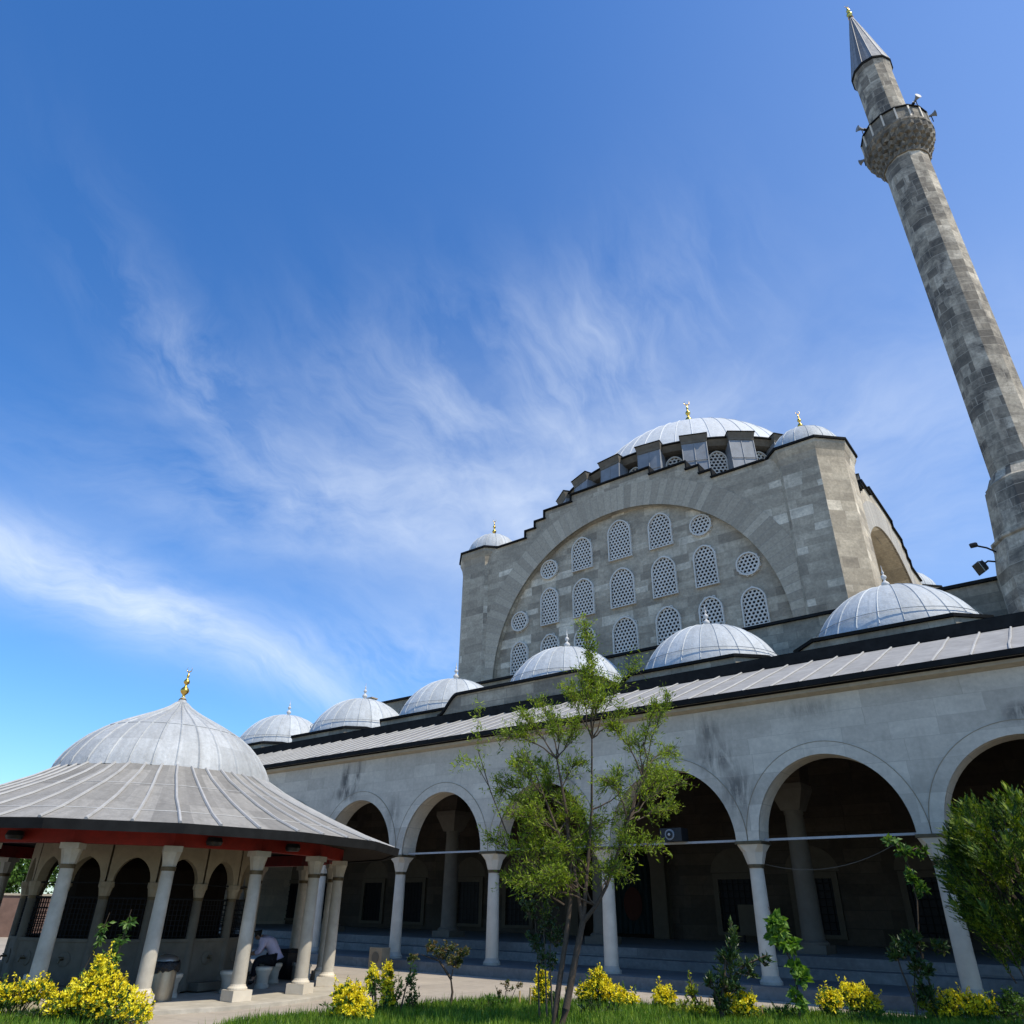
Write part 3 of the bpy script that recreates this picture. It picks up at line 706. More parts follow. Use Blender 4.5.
def horn(a, z, tilt, label):
    c = Vector((mx + 1.62 * cos(a), my + 1.62 * sin(a), z)); t = thing('loudspeaker', label, 'loudspeaker', c, 'loudspeakers on the minaret balcony')
    d = Vector((cos(a) * cos(tilt), sin(a) * cos(tilt), sin(tilt)))
    m = MB(); P = [(0, .05), (.10, .055), (.15, .065), (.25, .11), (.31, .16), (.315, .15), (.25, .09), (.16, .04)]
    m.tube([c + d * (p - .1) for p, q in P], [q for p, q in P], 16, False); build(m, 'horn', 'lead_pier', t, 50)
    m = MB(); m.tube([c - d * .25, c - d * .1], .07, 10); build(m, 'driver', 'black', t)
    m = MB(); m.tube([c - Vector((0, 0, .45)), c], .022, 6); build(m, 'bracket', 'iron', t)
horn(radians(165), 34.9, .1, 'grey horn loudspeaker on the far left of the minaret balcony, facing left')
horn(radians(222), 35.25, .1, 'grey horn loudspeaker above the shaded front left of the minaret balcony rail')
horn(radians(318), 35.25, .1, 'grey horn loudspeaker on the sunlit right of the minaret balcony rail')
horn(radians(5), 35.2, .1, 'grey horn loudspeaker jutting from the far right of the minaret balcony')

fl = thing('floodlight', 'square dark floodlight on a bracket beside the foot of the minaret', 'floodlight', (-1.4, 28.0, 12.33))
m = MB(); m.tube([(-.95, 28.25, 12.42), (-1.15, 28.1, 12.44), (-1.33, 28.0, 12.30)], .03, 6); m.tube([(-1.3, 27.83, 12.24), (-1.3, 27.83, 12.42), (-1.3, 28.17, 12.42), (-1.3, 28.17, 12.24)], .016, 5); build(m, 'bracket', 'iron', fl)
m = MB(); fd = Vector((-.72, -.5, -.35)).normalized(); sd = fd.cross(Vector((0, 0, 1))).normalized(); ud = sd.cross(fd); cc = Vector((-1.38, 27.98, 12.22))
box_ = lambda c, f, h: [c + fd * f + sd * h * a + ud * h * b for a, b in ((-1, -1), (1, -1), (1, 1), (-1, 1))]
m.rings([box_(cc, -.15, .10), box_(cc, -.06, .17), box_(cc, .10, .195), box_(cc, .12, .195)]); build(m, 'lamp_housing', 'black', fl)
m = MB(); m.poly(box_(cc, .124, .17)); build(m, 'lamp_glass', 'glass', fl)
m = MB(); m.rings([box_(cc, .105, .203), box_(cc, .13, .203)], False, False); build(m, 'rim', 'steel', fl)
f2 = thing('floodlight', 'small dark lamp on an arm above the square floodlight by the minaret', 'floodlight', (-1.3, 27.4, 12.75))
m = MB(); m.tube([(-.85, 28.2, 12.75), (-1.05, 27.9, 12.84), (-1.38, 27.45, 12.86)], .03, 6); build(m, 'arm', 'iron', f2)
m = MB(); m.rings([[(-1.38 + a * s, 27.45 + b * s, z) for a, b in ((-1, -1), (1, -1), (1, 1), (-1, 1))] for z, s in ((12.81, .11), (12.87, .125), (12.92, .08))]); build(m, 'lamp_housing', 'black', f2)

sp = thing('loudspeaker', 'small grey box loudspeaker with a round cone on the tie bar of the arcade', 'loudspeaker', (-9.2, 18.6, 3.21))
m = MB(); m.rings([[(x, y, z) for x, z in ((-9.5, 3.212), (-8.9, 3.212), (-8.9, 3.52), (-9.5, 3.52))] for y in (18.42, 18.8)]); build(m, 'cabinet', 'black', sp)
m = MB(); m.lathe([(.13, 0), (.13, .02)], 20, (0, 0)); m.v = [(-9.22 + x, 18.415 - z, 3.366 + y) for x, y, z in m.v]; build(m, 'cone_rim', 'lead_pier', sp)
m = MB(); m.lathe([(.09, 0), (.09, .01), (.04, .012)], 20, (0, 0)); m.v = [(-9.22 + x, 18.39 - z, 3.366 + y) for x, y, z in m.v]; co_ = build(m, 'cone', 'black', sp)
m = MB(); m.lathe([(.035, 0), (.02, .02)], 12, (0, 0)); m.v = [(-9.22 + x, 18.37 - z, 3.366 + y) for x, y, z in m.v]; build(m, 'dust_cap', 'grey_plastic', co_)
nb = thing('notice_board', 'pale blank board standing in the shade before a porch window', 'board', (-11.2, 28.6, .72))
m = MB(); m.box(-11.85, -11.0, 28.55, 28.6, .95, 1.9); build(m, 'panel', 'porch_frame', nb)
for x in (-11.75, -11.1): m = MB(); m.box(x - .03, x + .03, 28.6, 28.66, .72, 1.7); build(m, 'leg', 'iron', nb)
cb = MB(); cb.tube([(-7.3 + 3.3 * t, 18.9, 2.75 - .35 * (1 - (2 * t - 1) ** 2) + .3 * t) for t in [i / 14 for i in range(15)]], .006, 5)
tag(build(cb, 'cable', 'porch_col'), 'thin pale cable sagging between two arcade columns', 'cable')

# ================================================================== ABLUTION FOUNTAIN
KF = .965; cx, cy = -19.03 * KF, 10.18 * KF; R1 = 4.52 * KF; rx_, ry_ = -19.23 * KF, 10.12 * KF; zf = lambda z: 1.65 + (z - 1.65) * KF; TH = radians(-46.6)
ft = thing('ablution_fountain', 'round open ablution pavilion under a bell-shaped lead roof with a red beam on marble columns', 'fountain pavilion', (cx, cy, 0))
pol = lambda r, a, z: (cx + r * cos(a), cy + r * sin(a), z)
m = MB(); m.lathe([(4.98, -.05), (4.98, .06), (4.93, .07)], 64, (cx, cy)); build(m, 'floor_slab', 'marble_old', ft)
for k in range(16):
    a = TH + 2 * pi * k / 16; c = pol(R1, a, 0)[:2]
    m = MB(); m.lathe([(.135, .34), (.13, .9), (.115, 2.2)], 20, c); co_ = build(m, 'outer_column', 'marble_old', ft, 40)
    m = MB(); m.obox(c, a, .2, .2, .073, .25); m.lathe([(.18, .253), (.18, .28), (.15, .31), (.14, .34)], 20, c); build(m, 'pedestal', 'marble', co_)
    m = MB(); m.lathe([(.13, 2.18), (.135, 2.25)], 20, c); build(m, 'bronze_collar', 'brass', co_)
    m = MB(); m.rings([[(c[0] + e * cos(a + q), c[1] + e * sin(a + q), z) for q in [pi / 4 * i + pi / 8 for i in range(8)]] for z, e in ((2.253, .125), (2.4, .155))], True, False)
    m.obox(c, a, .165, .165, 2.5, 2.6); m.rings([[(c[0] + e * cos(a + q), c[1] + e * sin(a + q), z) for q in [pi / 4 * i + pi / 8 for i in range(8)]] for z, e in ((2.4, .155), (2.5, .18))], False, True); build(m, 'capital', 'marble_old', co_)
ring16 = lambda r, z: [pol(r, TH + 2 * pi * k / 16, z) for k in range(16)]
column_pol = pol
c_low = (cx, cy)
m = MB(); m.rings([ring16(4.42, 2.603), ring16(4.42, 2.86), ring16(4.22, 2.86), ring16(4.22, 2.603), ring16(4.42, 2.603)], False, False); build(m, 'red_beam', 'red', ft)
m = MB(); m.rings([ring16(4.21, 2.86), ring16(5.67, 2.77), ring16(5.67, 2.85), ring16(4.21, 2.95)], False, False); m.rings([ring16(2.3, 2.92), ring16(4.22, 2.88), ring16(4.22, 2.96), ring16(2.3, 2.99)], False, False); build(m, 'timber_soffit', 'wood', ft)
m = MB(); m.rings([ring16(5.63, 2.745), ring16(5.73, 2.73), ring16(5.76, 2.898), ring16(5.63, 2.902)], False, False); build(m, 'eave_edge', 'lead_dark', ft)
sk = [(r * KF, zf(z)) for r, z in [(5.97, 2.95), (5.2, 3.21), (4.38, 3.54), (3.6, 3.88), (3.05, 4.15), (2.58, 4.43)]]
cx, cy = rx_ + .06, ry_ + .01
m = MB(); m.rings([ring16(r, z) for r, z in sk], False, False)
so = build(m, 'roof_skirt', 'lead_skirt', ft, None)
m = MB(); 
for k in range(48):
    a = TH + 2 * pi * k / 48; q = cos(pi / 16) / cos((k % 3) * pi / 24 - pi / 16)
    m.tube([pol(r * q, a + random.uniform(-.004, .004), z + .012) for r, z in sk], .032, 6)
for r, z in sk[1:5:2]: m.tube([pol(r * cos(pi / 16) / cos((k % 3) * pi / 24 - pi / 16), TH + 2 * pi * k / 48, z + .002) for k in range(49)], .012, 4, False)
build(m, 'roof_roll', 'lead_roll', so)
cx, cy = rx_, ry_
dm = [(r * KF, zf(z)) for r, z in [(2.60, 4.415), (2.54, 4.60), (2.42, 4.82), (2.24, 5.06), (2.0, 5.30), (1.68, 5.54), (1.30, 5.75), (.95, 5.92), (.66, 6.06), (.44, 6.18), (.27, 6.29), (.15, 6.40), (.085, 6.5), (.06, 6.57)]]
m = MB(); m.lathe(dm, 64, (cx, cy), 0, False); ribs(m, dm[:-2], 32, (cx, cy), .022, TH)
for r, z in ((1.68 * KF, zf(5.54)),): m.lathe([(r + .002, z - .02), (r + .018, z), (r - .02, z + .025)], 64, (cx, cy), 0, False, False)
build(m, 'bell_dome', 'lead_fount', ft, 50, (cx, cy, 4.3))
m = MB(); finial(m, cx, cy, zf(6.5), .86, .115); build(m, 'finial', 'gold', ft, 60)
cx, cy = c_low
# dark lamps under the beam
for k in (13, 15, 1, 2):
    a = TH + 2 * pi * (k + .4) / 16; m = MB(); m.lathe([(.13, 2.64), (.16, 2.7), (.13, 2.78)], 12, pol(4.52, a, 0)[:2]); build(m, 'lamp', 'black', ft, 40)
# inner ring of arches, grilles and tap panels
R2 = 2.36; SG = 2 * R2 * sin(pi / 16)
for k in range(16):
    a = TH + 2 * pi * k / 16; c = pol(R2, a, 0)[:2]
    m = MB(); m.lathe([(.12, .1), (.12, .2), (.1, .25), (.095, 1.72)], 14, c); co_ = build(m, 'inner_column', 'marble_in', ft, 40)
    m = MB(); m.lathe([(.1, 1.70), (.105, 1.76)], 14, c); build(m, 'bronze_collar', 'brass', co_)
    m = MB(); m.lathe([(.1, 1.763), (.13, 1.9), (.15, 1.93), (.15, 2.02)], 10, c); build(m, 'capital', 'lime_in', co_)
    am = a + pi / 16; mc = pol(R2 * cos(pi / 16), am, 0); tx, ty_ = -sin(am), cos(am); nx, ny = cos(am), sin(am)
    mp = lambda u, d, z: (mc[0] + tx * u - nx * d, mc[1] + ty_ * u - ny * d, z)
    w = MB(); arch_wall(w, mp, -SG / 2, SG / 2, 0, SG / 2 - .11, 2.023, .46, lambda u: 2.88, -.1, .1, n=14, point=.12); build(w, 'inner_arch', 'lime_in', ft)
    w = MB(); w.rings([[mp(u, d, z) for u, d in ((-SG / 2 + .06, -.06), (SG / 2 - .06, -.06), (SG / 2 - .06, .06), (-SG / 2 + .06, .06))] for z in (.1, .95)])
    w.rings([[mp(u, d, z) for u, d in ((-SG / 2 + .05, -.09), (SG / 2 - .05, -.09), (SG / 2 - .05, .08), (-SG / 2 + .05, .08))] for z in (.953, 1.01)])
    w.rings([[mp(u, d, z) for u, d in ((-SG / 2 + .12, -.35), (SG / 2 - .12, -.35), (SG / 2 - .12, -.062), (-SG / 2 + .12, -.062))] for z in (.1, .24)])
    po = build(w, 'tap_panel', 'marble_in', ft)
    w = MB(); w.lathe([(.13, 0), (.13, .015), (.1, .03), (.05, .04)], 18, (0, 0)); w.v = [mp(x, -.06 - z, .66 + y) for x, y, z in w.v]; build(w, 'rosette', 'marble_in', po)
    w = MB(); w.tube([mp(0, -.09, .66), mp(0, -.2, .66), mp(0, -.22, .6)], .02, 8); w.tube([mp(-.05, -.17, .7), mp(.05, -.17, .7)], .012, 6); build(w, 'tap', 'brass', po)
    w = MB(); nb_ = 9
    for i in range(nb_):
        u = -SG / 2 + .13 + (SG - .26) * i / (nb_ - 1); w.tube([mp(u, 0, 1.01), mp(u, 0, 1.72)], .009, 4)
    for i in range(8): z = 1.06 + .094 * i; w.tube([mp(-SG / 2 + .09, 0, z), mp(SG / 2 - .09, 0, z)], .008, 4)
    w.tube([mp(-SG / 2 + .09, 0, 1.73), mp(SG / 2 - .09, 0, 1.73)], .016, 5); w.tube([mp(-SG / 2 + .09, 0, 2.0), mp(SG / 2 - .09, 0, 2.0)], .014, 5)
    build(w, 'iron_grille', 'iron', ft)
m = MB(); m.lathe([(1.75, .07), (1.75, 2.3), (1.6, 2.5), (.3, 2.7)], 16, (cx, cy), pi / 16); build(m, 'tank_view_block', 'wood', ft)  # tank made tall and dark to block the view and darken the arches

# stools before the taps
st0 = None
for k in range(16):
    a = TH + 2 * pi * (k + .5) / 16; c = pol(3.12, a, 0)
    if st0 is None:
        st0 = thing('stool', 'round marble stool standing before a tap panel under the pavilion roof', 'stool', (c[0], c[1], .073), 'marble stools round the fountain')
        m = MB(); m.lathe([(.15, .073), (.15, .12), (.12, .16), (.13, .3), (.165, .38), (.17, .40)], 18, c[:2]); build(m, 'base', 'marble_old', st0, 40)
        m = MB(); m.lathe([(.18, .403), (.18, .45), (.165, .465)], 18, c[:2]); build(m, 'seat', 'marble', st0, 40)
    else:
        copy_tree(st0, None, (c[0], c[1], .073))
for (a, r, z1, nm, mt, lb) in ((62, 3.8, .43, 'stone_block', 'marble', 'small white marble block in the sun behind the seated person'), (78, 3.9, .43, 'stone_block', 'marble', 'small white marble block between the two right-hand fountain columns')):
    c = pol(r, radians(a), 0)[:2]; m = MB(); m.obox(c, radians(a), .17, .24, .073, z1 - .06); m.obox(c, radians(a), .19, .26, z1 - .057, z1)
    tag(build(m, nm, mt, None, None, (*c, .073)), lb, 'block')
c = pol(3.65, radians(72), 0)[:2]; bn = thing('waste_bin', 'low black bin in the shade between fountain columns', 'bin', (*c, .073))
m = MB(); m.rings([[(c[0] + s * x, c[1] + s * y, z) for x, y in ((-1, -1), (1, -1), (1, 1), (-1, 1))] for z, s in ((.073, .19), (.62, .23))]); build(m, 'body', 'black', bn)
m = MB(); m.rings([[(c[0] + s * x, c[1] + s * y, z) for x, y in ((-1, -1), (1, -1), (1, 1), (-1, 1))] for z, s in ((.623, .25), (.68, .24), (.7, .2))]); build(m, 'lid', 'iron', bn)

tc = (-14.98, 8.74); tb = thing('litter_bin', 'upright steel litter bin with a black bag folded over its rim', 'bin', (*tc, 0))
m = MB(); m.lathe([(.21, 0), (.215, .02), (.215, .66), (.225, .67), (.225, .69)], 32, tc, 0, True, False); build(m, 'body', 'steel', tb, 40)
m = MB(); rr = []
for r, z, j in ((.19, .5, .0), (.2, .68, .01), (.235, .705, .012), (.245, .66, .02), (.24, .58, .03), (.232, .54, .05)): rr.append([(tc[0] + (r + random.uniform(0, j)) * cos(2 * pi * i / 28), tc[1] + (r + random.uniform(0, j)) * sin(2 * pi * i / 28), z + random.uniform(-j, j) * .9) for i in range(28)])
m.rings(rr, False, False); build(m, 'bag', 'bag', tb, 180)
m = MB(); m.lathe([(.21, .70), (.19, .76), (.10, .80), (.02, .815)], 28, tc, 0, False); build(m, 'lid', 'steel', tb, 60)
eb = thing('stone_block', 'pale square block with a dark round mark standing before the porch step', 'block', (-19.05, 18.05, 0))
m = MB(); m.box(-19.33, -18.78, 17.86, 18.2, 0, .56); build(m, 'body', 'lime_in', eb)  # pale block in the darker limestone: its shade is put into the colour
m = MB(); m.lathe([(.15, 0), (.15, .012)], 20, (0, 0)); m.v = [(-19.05 + x, 17.858 - z, .3 + y) for x, y, z in m.v]; build(m, 'dark_mark', 'marble_in', eb)

# ------------------------------------------------------------------ seated person
def person():
    a = radians(50); s0 = pol(3.12, a, 0); yaw = a + pi           # faces the fountain centre
    t = thing('person', 'person in a lavender shirt and black trousers bent over on a fountain stool', 'person', (s0[0], s0[1], .073))
    F = Vector((cos(yaw), sin(yaw), 0)); S = Vector((-sin(yaw), cos(yaw), 0)); B = Vector((s0[0], s0[1], .073))
    P = lambda f, s, z: B + F * f + S * s + Vector((0, 0, z))
    def skin(name, verts, edges, rad, mt, par, sub=2, root=0):
        me = bpy.data.meshes.new(name); org = ORG[par.name]
        me.from_pydata([tuple(Vector(v) - org) for v in verts], edges, []); me.materials.append(M[mt])
        ob = bpy.data.objects.new(name, me); COL.objects.link(ob); ob.parent = par; ORG[ob.name] = org
        md = ob.modifiers.new('skin', 'SKIN'); md.use_smooth_shade = True
        for i, r in enumerate(rad):
            r = r if isinstance(r, tuple) else (r, r); me.skin_vertices[0].data[i].radius = r
        for i in range(len(verts)): me.skin_vertices[0].data[i].use_root = (i == root)
        sb = ob.modifiers.new('sub', 'SUBSURF'); sb.levels = sb.render_levels = sub
        return ob
    # body: pelvis, spine, neck, head, arms, legs as one surface
    V = [P(-.02, 0, .50), P(.03, 0, .64), P(.16, 0, .80), P(.30, 0, .90), P(.38, 0, .93), P(.45, 0, .94), P(.53, 0, .92)]
    Ed = [(i, i + 1) for i in range(6)]; Rd = [(.15, .12), (.14, .11), (.16, .115), (.15, .11), .055, .085, .06]
    for sd in (-1, 1):
        o = len(V); V += [P(.29, sd * .19, .86), P(.36, sd * .25, .62), P(.58, sd * .12, .58), P(.66, sd * .08, .57)]; Ed += [(3, o), (o, o + 1), (o + 1, o + 2), (o + 2, o + 3)]; Rd += [.06, .047, .035, .032]
        for q in range(4):
            e = len(V); V += [P(.70, sd * .08 + (q - 1.5) * .022, .57), P(.74, sd * .08 + (q - 1.5) * .024, .555 - .01 * abs(q - 1.5)), P(.765, sd * .08 + (q - 1.5) * .023, .53)]; Ed += [(o + 3, e), (e, e + 1), (e + 1, e + 2)]; Rd += [.011, .009, .008]
        e = len(V); V += [P(.685, sd * .08 - sd * .045, .565), P(.715, sd * .08 - sd * .06, .55)]; Ed += [(o + 3, e), (e, e + 1)]; Rd += [.012, .009]
        o = len(V); V += [P(.06, sd * .10, .48), P(.40, sd * .17, .46), P(.42, sd * .17, .08), P(.56, sd * .18, .04)]; Ed += [(0, o), (o, o + 1), (o + 1, o + 2), (o + 2, o + 3)]; Rd += [.09, .062, .042, (.042, .03)]
    body = skin('body', V, Ed, Rd, 'skin', t)
    Vs = [P(-.05, 0, .47), P(.01, 0, .62), P(.15, 0, .80), P(.30, 0, .90), P(.345, 0, .92)]; Es = [(0, 1), (1, 2), (2, 3), (3, 4)]; Rs = [(.18, .15), (.18, .145), (.2, .15), (.185, .14), .07]
    for sd in (-1, 1): o = len(Vs); Vs += [P(.29, sd * .2, .86), P(.35, sd * .255, .66), P(.45, sd * .20, .605)]; Es += [(3, o), (o, o + 1), (o + 1, o + 2)]; Rs += [.085, .068, .058]
    skin('shirt', Vs, Es, Rs, 'shirt', body, 2, 1)
    Vt = [P(-.03, 0, .47)]; Et = []; Rt = [(.19, .13)]
    for sd in (-1, 1): o = len(Vt); Vt += [P(.08, sd * .11, .48), P(.40, sd * .17, .465), P(.42, sd * .17, .13)]; Et += [(0, o), (o, o + 1), (o + 1, o + 2)]; Rt += [.115, .085, .062]
    skin('trousers', Vt, Et, Rt, 'trouser', body)
    skin('hair', [P(.40, 0, 1.0), P(.46, 0, 1.005), P(.51, 0, .985)], [(0, 1), (1, 2)], [.055, .075, .05], 'hair', body, 2, 1)
    for sd in (-1, 1):
        skin('shoe', [P(.40, sd * .17, .045), P(.50, sd * .18, .045), P(.61, sd * .18, .035)], [(0, 1), (1, 2)], [(.05, .045), (.052, .042), (.042, .03)], 'black', body)
        ear = MB(); ear.lathe([(.0, -.01), (.026, 0), (.0, .01)], 8, (0, 0)); e0 = P(.455, sd * .088, .935); ear.v = [tuple(e0 + F * x + Vector((0, 0, y * 1.4)) + S * z) for x, y, z in ear.v]; build(ear, 'ear', 'skin', body, 180)
person()

# ================================================================== GROUND
g = MB(); g.poly([(-400, -300, 0), (400, -300, 0), (400, 500, 0), (-400, 500, 0)]); tag(build(g, 'plaza', 'plaza'), kind='structure')
YAW = radians(38.22); RT = Vector((cos(YAW), sin(YAW), 0)); FW = Vector((-sin(YAW), cos(YAW), 0))
LA = [(-12.0, 8.4), (-11.75, 10.6), (-11.5, 12.3), (-11.2, 13.6), (-9.8, 14.55), (-7.9, 15.25), (-6.5, 15.9), (-5.3, 16.5), (-4.0, 16.95), (-2.6, 17.35), (2, 17.5), (4, 15), (4, 8), (-4, 2), (-8, 3)]
LB = [(-16.2, 7.35), (-15.2, 7.65), (-14.2, 7.55), (-13.3, 7.1), (-12.7, 6.2), (-12.6, 4), (-17, 1.5), (-19, 4)]
def lawn(P, nm):
    m = MB(); m.rings([[(x, y, -.05) for x, y in P], [(x, y, .035) for x, y in P]]); tag(build(m, nm, 'soil'), kind='structure')
lawn(LA, 'lawn_bed'); lawn(LB, 'lawn_bed')
def inside(p, P):
    r = False
    for (xa, ya), (xb, yb) in zip(P, P[1:] + P[:1]):
        if (ya > p[1]) != (yb > p[1]) and p[0] < (xb - xa) * (p[1] - ya) / (yb - ya) + xa: r = not r
    return r
for P, N_ in ((LA, 52000), (LB, 12000)):
    m = MB(); i = 0; x0, x1 = min(p[0] for p in P), max(p[0] for p in P); y0, y1 = min(p[1] for p in P), max(p[1] for p in P)
    while i < N_:
        p = (random.uniform(x0, x1), random.uniform(y0, y1)); f = Vector((p[0], p[1], 0)).dot(FW)
        if not inside(p, P): continue
        if f < 12.2 : continue
        i += 1
        h = random.uniform(.05, .14) * (1.5 if random.random() < .08 else 1); a = random.uniform(0, 2 * pi); w = random.uniform(.006, .012); l = random.uniform(0, .07); b = random.uniform(0, 2 * pi)
        m.add([(p[0] - w * cos(a), p[1] - w * sin(a), .03), (p[0] + w * cos(a), p[1] + w * sin(a), .03), (p[0] + l * cos(b), p[1] + l * sin(b), .03 + h)], [(0, 1, 2)])
    tag(build(m, 'grass', 'grass'), 'short green lawn grass of the flower bed in the foreground' if P is LA else 'patch of lawn grass under the yellow bushes at the left', 'grass', kind='stuff')

# ================================================================== PLANTS
def pt(B, a, h, d=0.): return Vector((B[0], B[1], 0)) + RT * a + FW * d + Vector((0, 0, h))
def bez(p, q, sag, n=8, wob=.03):
    p, q = Vector(p), Vector(q); L = (q - p).length; out = []
    c = p.lerp(q, .5) + Vector(sag)
    for i in range(n + 1):
        t = i / n; v = p * (1 - t) ** 2 + c * 2 * t * (1 - t) + q * t * t
        if 0 < i < n: v += Vector((random.gauss(0, wob), random.gauss(0, wob), random.gauss(0, wob))) * L * .3
        out.append(v)
    return out
def along(pts, t):
    k = t * (len(pts) - 1); i = min(int(k), len(pts) - 2); return pts[i].lerp(pts[i + 1], k - i), (pts[i + 1] - pts[i]).normalized()
rv = lambda s=1.: Vector((random.gauss(0, s), random.gauss(0, s), random.gauss(0, s)))

def willow(B):
    t = thing('young_tree', 'tall thin-stemmed young tree with loose sprays of narrow bright leaves before the arcade', 'tree', (B[0], B[1], 0))
    tr = MB(); lf = MB()
    s1 = [pt(B, 0, 0), pt(B, .1, .3), pt(B, .26, .95), pt(B, .40, 1.49)]; tr.tube(s1, [.070, .06, .052, .048], 8)
    s2 = [pt(B, -.10, 0, .1), pt(B, .0, .6, .1), pt(B, .12, 1.2, .1), pt(B, .21, 1.76, .08), pt(B, .22, 2.3, .05)]; tr.tube(s2, [.048, .044, .04, .036, .03], 8)
    roots = [(pt(B, .40, 1.49), .046), (pt(B, .22, 2.3, .05), .03)]
    mains = [[pt(B, .40, 1.47), pt(B, .33, 1.9, .03), pt(B, .22, 2.7, .1), pt(B, .1, 3.4, .2)], [pt(B, .40, 1.47), pt(B, .62, 1.72, -.08), pt(B, .8, 2.0, -.1), pt(B, 1.2, 3.0, -.2), pt(B, 1.5, 3.7, -.2)],
             [pt(B, .40, 1.47), pt(B, .5, 2.2, .1), pt(B, .62, 3.2, .1), pt(B, .66, 4.4, 0)], [pt(B, .22, 2.3, .05), pt(B, .15, 3.2, -.1), pt(B, .0, 4.0, -.2)], [pt(B, .22, 2.28, .05), pt(B, .0, 2.8, -.2), pt(B, -.25, 3.4, -.3)]]
    for q in mains: tr.tube(q, [.042 - .03 * i / (len(q) - 1) for i in range(len(q))], 6)
    tips = [(.75, 6.74), (.80, 6.2), (.38, 5.28), (1.04, 5.48), (1.63, 5.78), (-.19, 5.09), (-.51, 4.71), (-.8, 4.35), (1.85, 4.84), (2.19, 5.12), (2.44, 4.31), (2.51, 3.79), (2.34, 3.37), (1.92, 3.53), (1.54, 4.39), (1.18, 4.56), (1.75, 2.57), (1.38, 2.1), (-.91, 3.49), (-.98, 2.68), (-.72, 2.07), (-.47, 2.53), (-.11, 4.01), (.08, 4.54), (.61, 4.02), (.95, 3.52), (.32, 3.34), (1.45, 3.2), (1.77, 3.87), (.73, 2.71), (.05, 2.54), (-.29, 3.33), (-.56, 4.0), (.45, 4.55),
            (1.2, 2.6), (1.0, 3.0), (.2, 3.0), (-.4, 3.0), (1.3, 3.8), (.9, 4.9), (.0, 3.6), (.5, 3.1), (-.6, 3.4), (2.2, 3.9), (1.0, 2.3), (.4, 2.5), (-.2, 2.2), (.7, 5.6), (1.4, 4.9), (-.55, 2.0), (-.35, 2.75), (-.75, 3.0), (.3, 2.2), (-.3, 1.95), (.0, 2.1), (.6, 2.15), (-.6, 3.8)]
    def spray(p, dr, n, L0):
        for _ in range(n):
            d = (dr * .5 + rv(.6) + Vector((0, 0, .15))).normalized(); L = L0 * random.uniform(.6, 1.35)
            lf.leaf(p + rv(.03), d, L, L * random.uniform(.2, .3))
    for (a, h) in tips:
        d = random.gauss(0, .5) if h < 5 else random.gauss(0, .2); T = pt(B, a - .12, h, d)
        best = min(((q, i) for q in mains for i in range(1, len(q))), key=lambda s: (s[0][s[1]] - T).length + (5 if s[0][s[1]].z > T.z - .25 else 0))
        p0 = best[0][best[1]]
        low = h < 2.7 and a > 1
        pts = bez(p0, T, Vector((0, 0, .15 + (.5 if low else 0))) + rv(.15), 9, .05); L = (T - p0).length
        tr.tube(pts, [max(.004, .016 * (1 - i / 9)) for i in range(10)], 5, False)
        for _ in range(int((20 + L * 20) * (.72 if a > 1.2 else 1))):
            u = random.uniform(.22, 1) ** .8; p, dr = along(pts, u)
            td = (dr * .7 + rv(.5) + Vector((0, 0, .42))).normalized(); tl = random.uniform(.2, .55) * (1.15 - .5 * u)
            q = [p, p + td * tl * .5 + rv(.02), p + td * tl - Vector((0, 0, .04))]
            tr.tube(q, [.005, .004, .002], 3, False)
            for k in range(random.randint(11, 17)):
                w = random.uniform(.15, 1.05); pp = q[0].lerp(q[2], w); spray(pp, td, 1, .075)
        spray(T, (pts[-1] - pts[-2]).normalized(), 6, .085)
    q = [pt(B, .1, 1.72), pt(B, -.4, 2.0), pt(B, -.75, 2.53), pt(B, -1.17, 3.48), pt(B, -1.41, 4.16), pt(B, -1.44, 4.97)]; tr.tube(q, [.016, .014, .012, .01, .007, .003], 5)
    q2 = [pt(B, -1.2, 3.55), pt(B, -1.45, 3.95), pt(B, -1.7, 4.0), pt(B, -1.85, 3.8)]; tr.tube(q2, [.007, .006, .004, .002], 4)
    for _ in range(46):
        p, dr = along(q, random.uniform(.68, 1)); td = (dr + rv(.7)).normalized()
        for k in range(4): spray(p + td * random.uniform(.02, .2), td, 1, .085)
    for _ in range(40):
        p, dr = along(q2, random.uniform(.15, 1)); td = (dr + rv(.7) - Vector((0, 0, .2))).normalized()
        for k in range(3): spray(p + td * random.uniform(.02, .14), td, 1, .085)
    build(tr, 'trunk', 'bark', t, 60); build(lf, 'crown', 'willow', t)
willow((-7.75, 11.24))

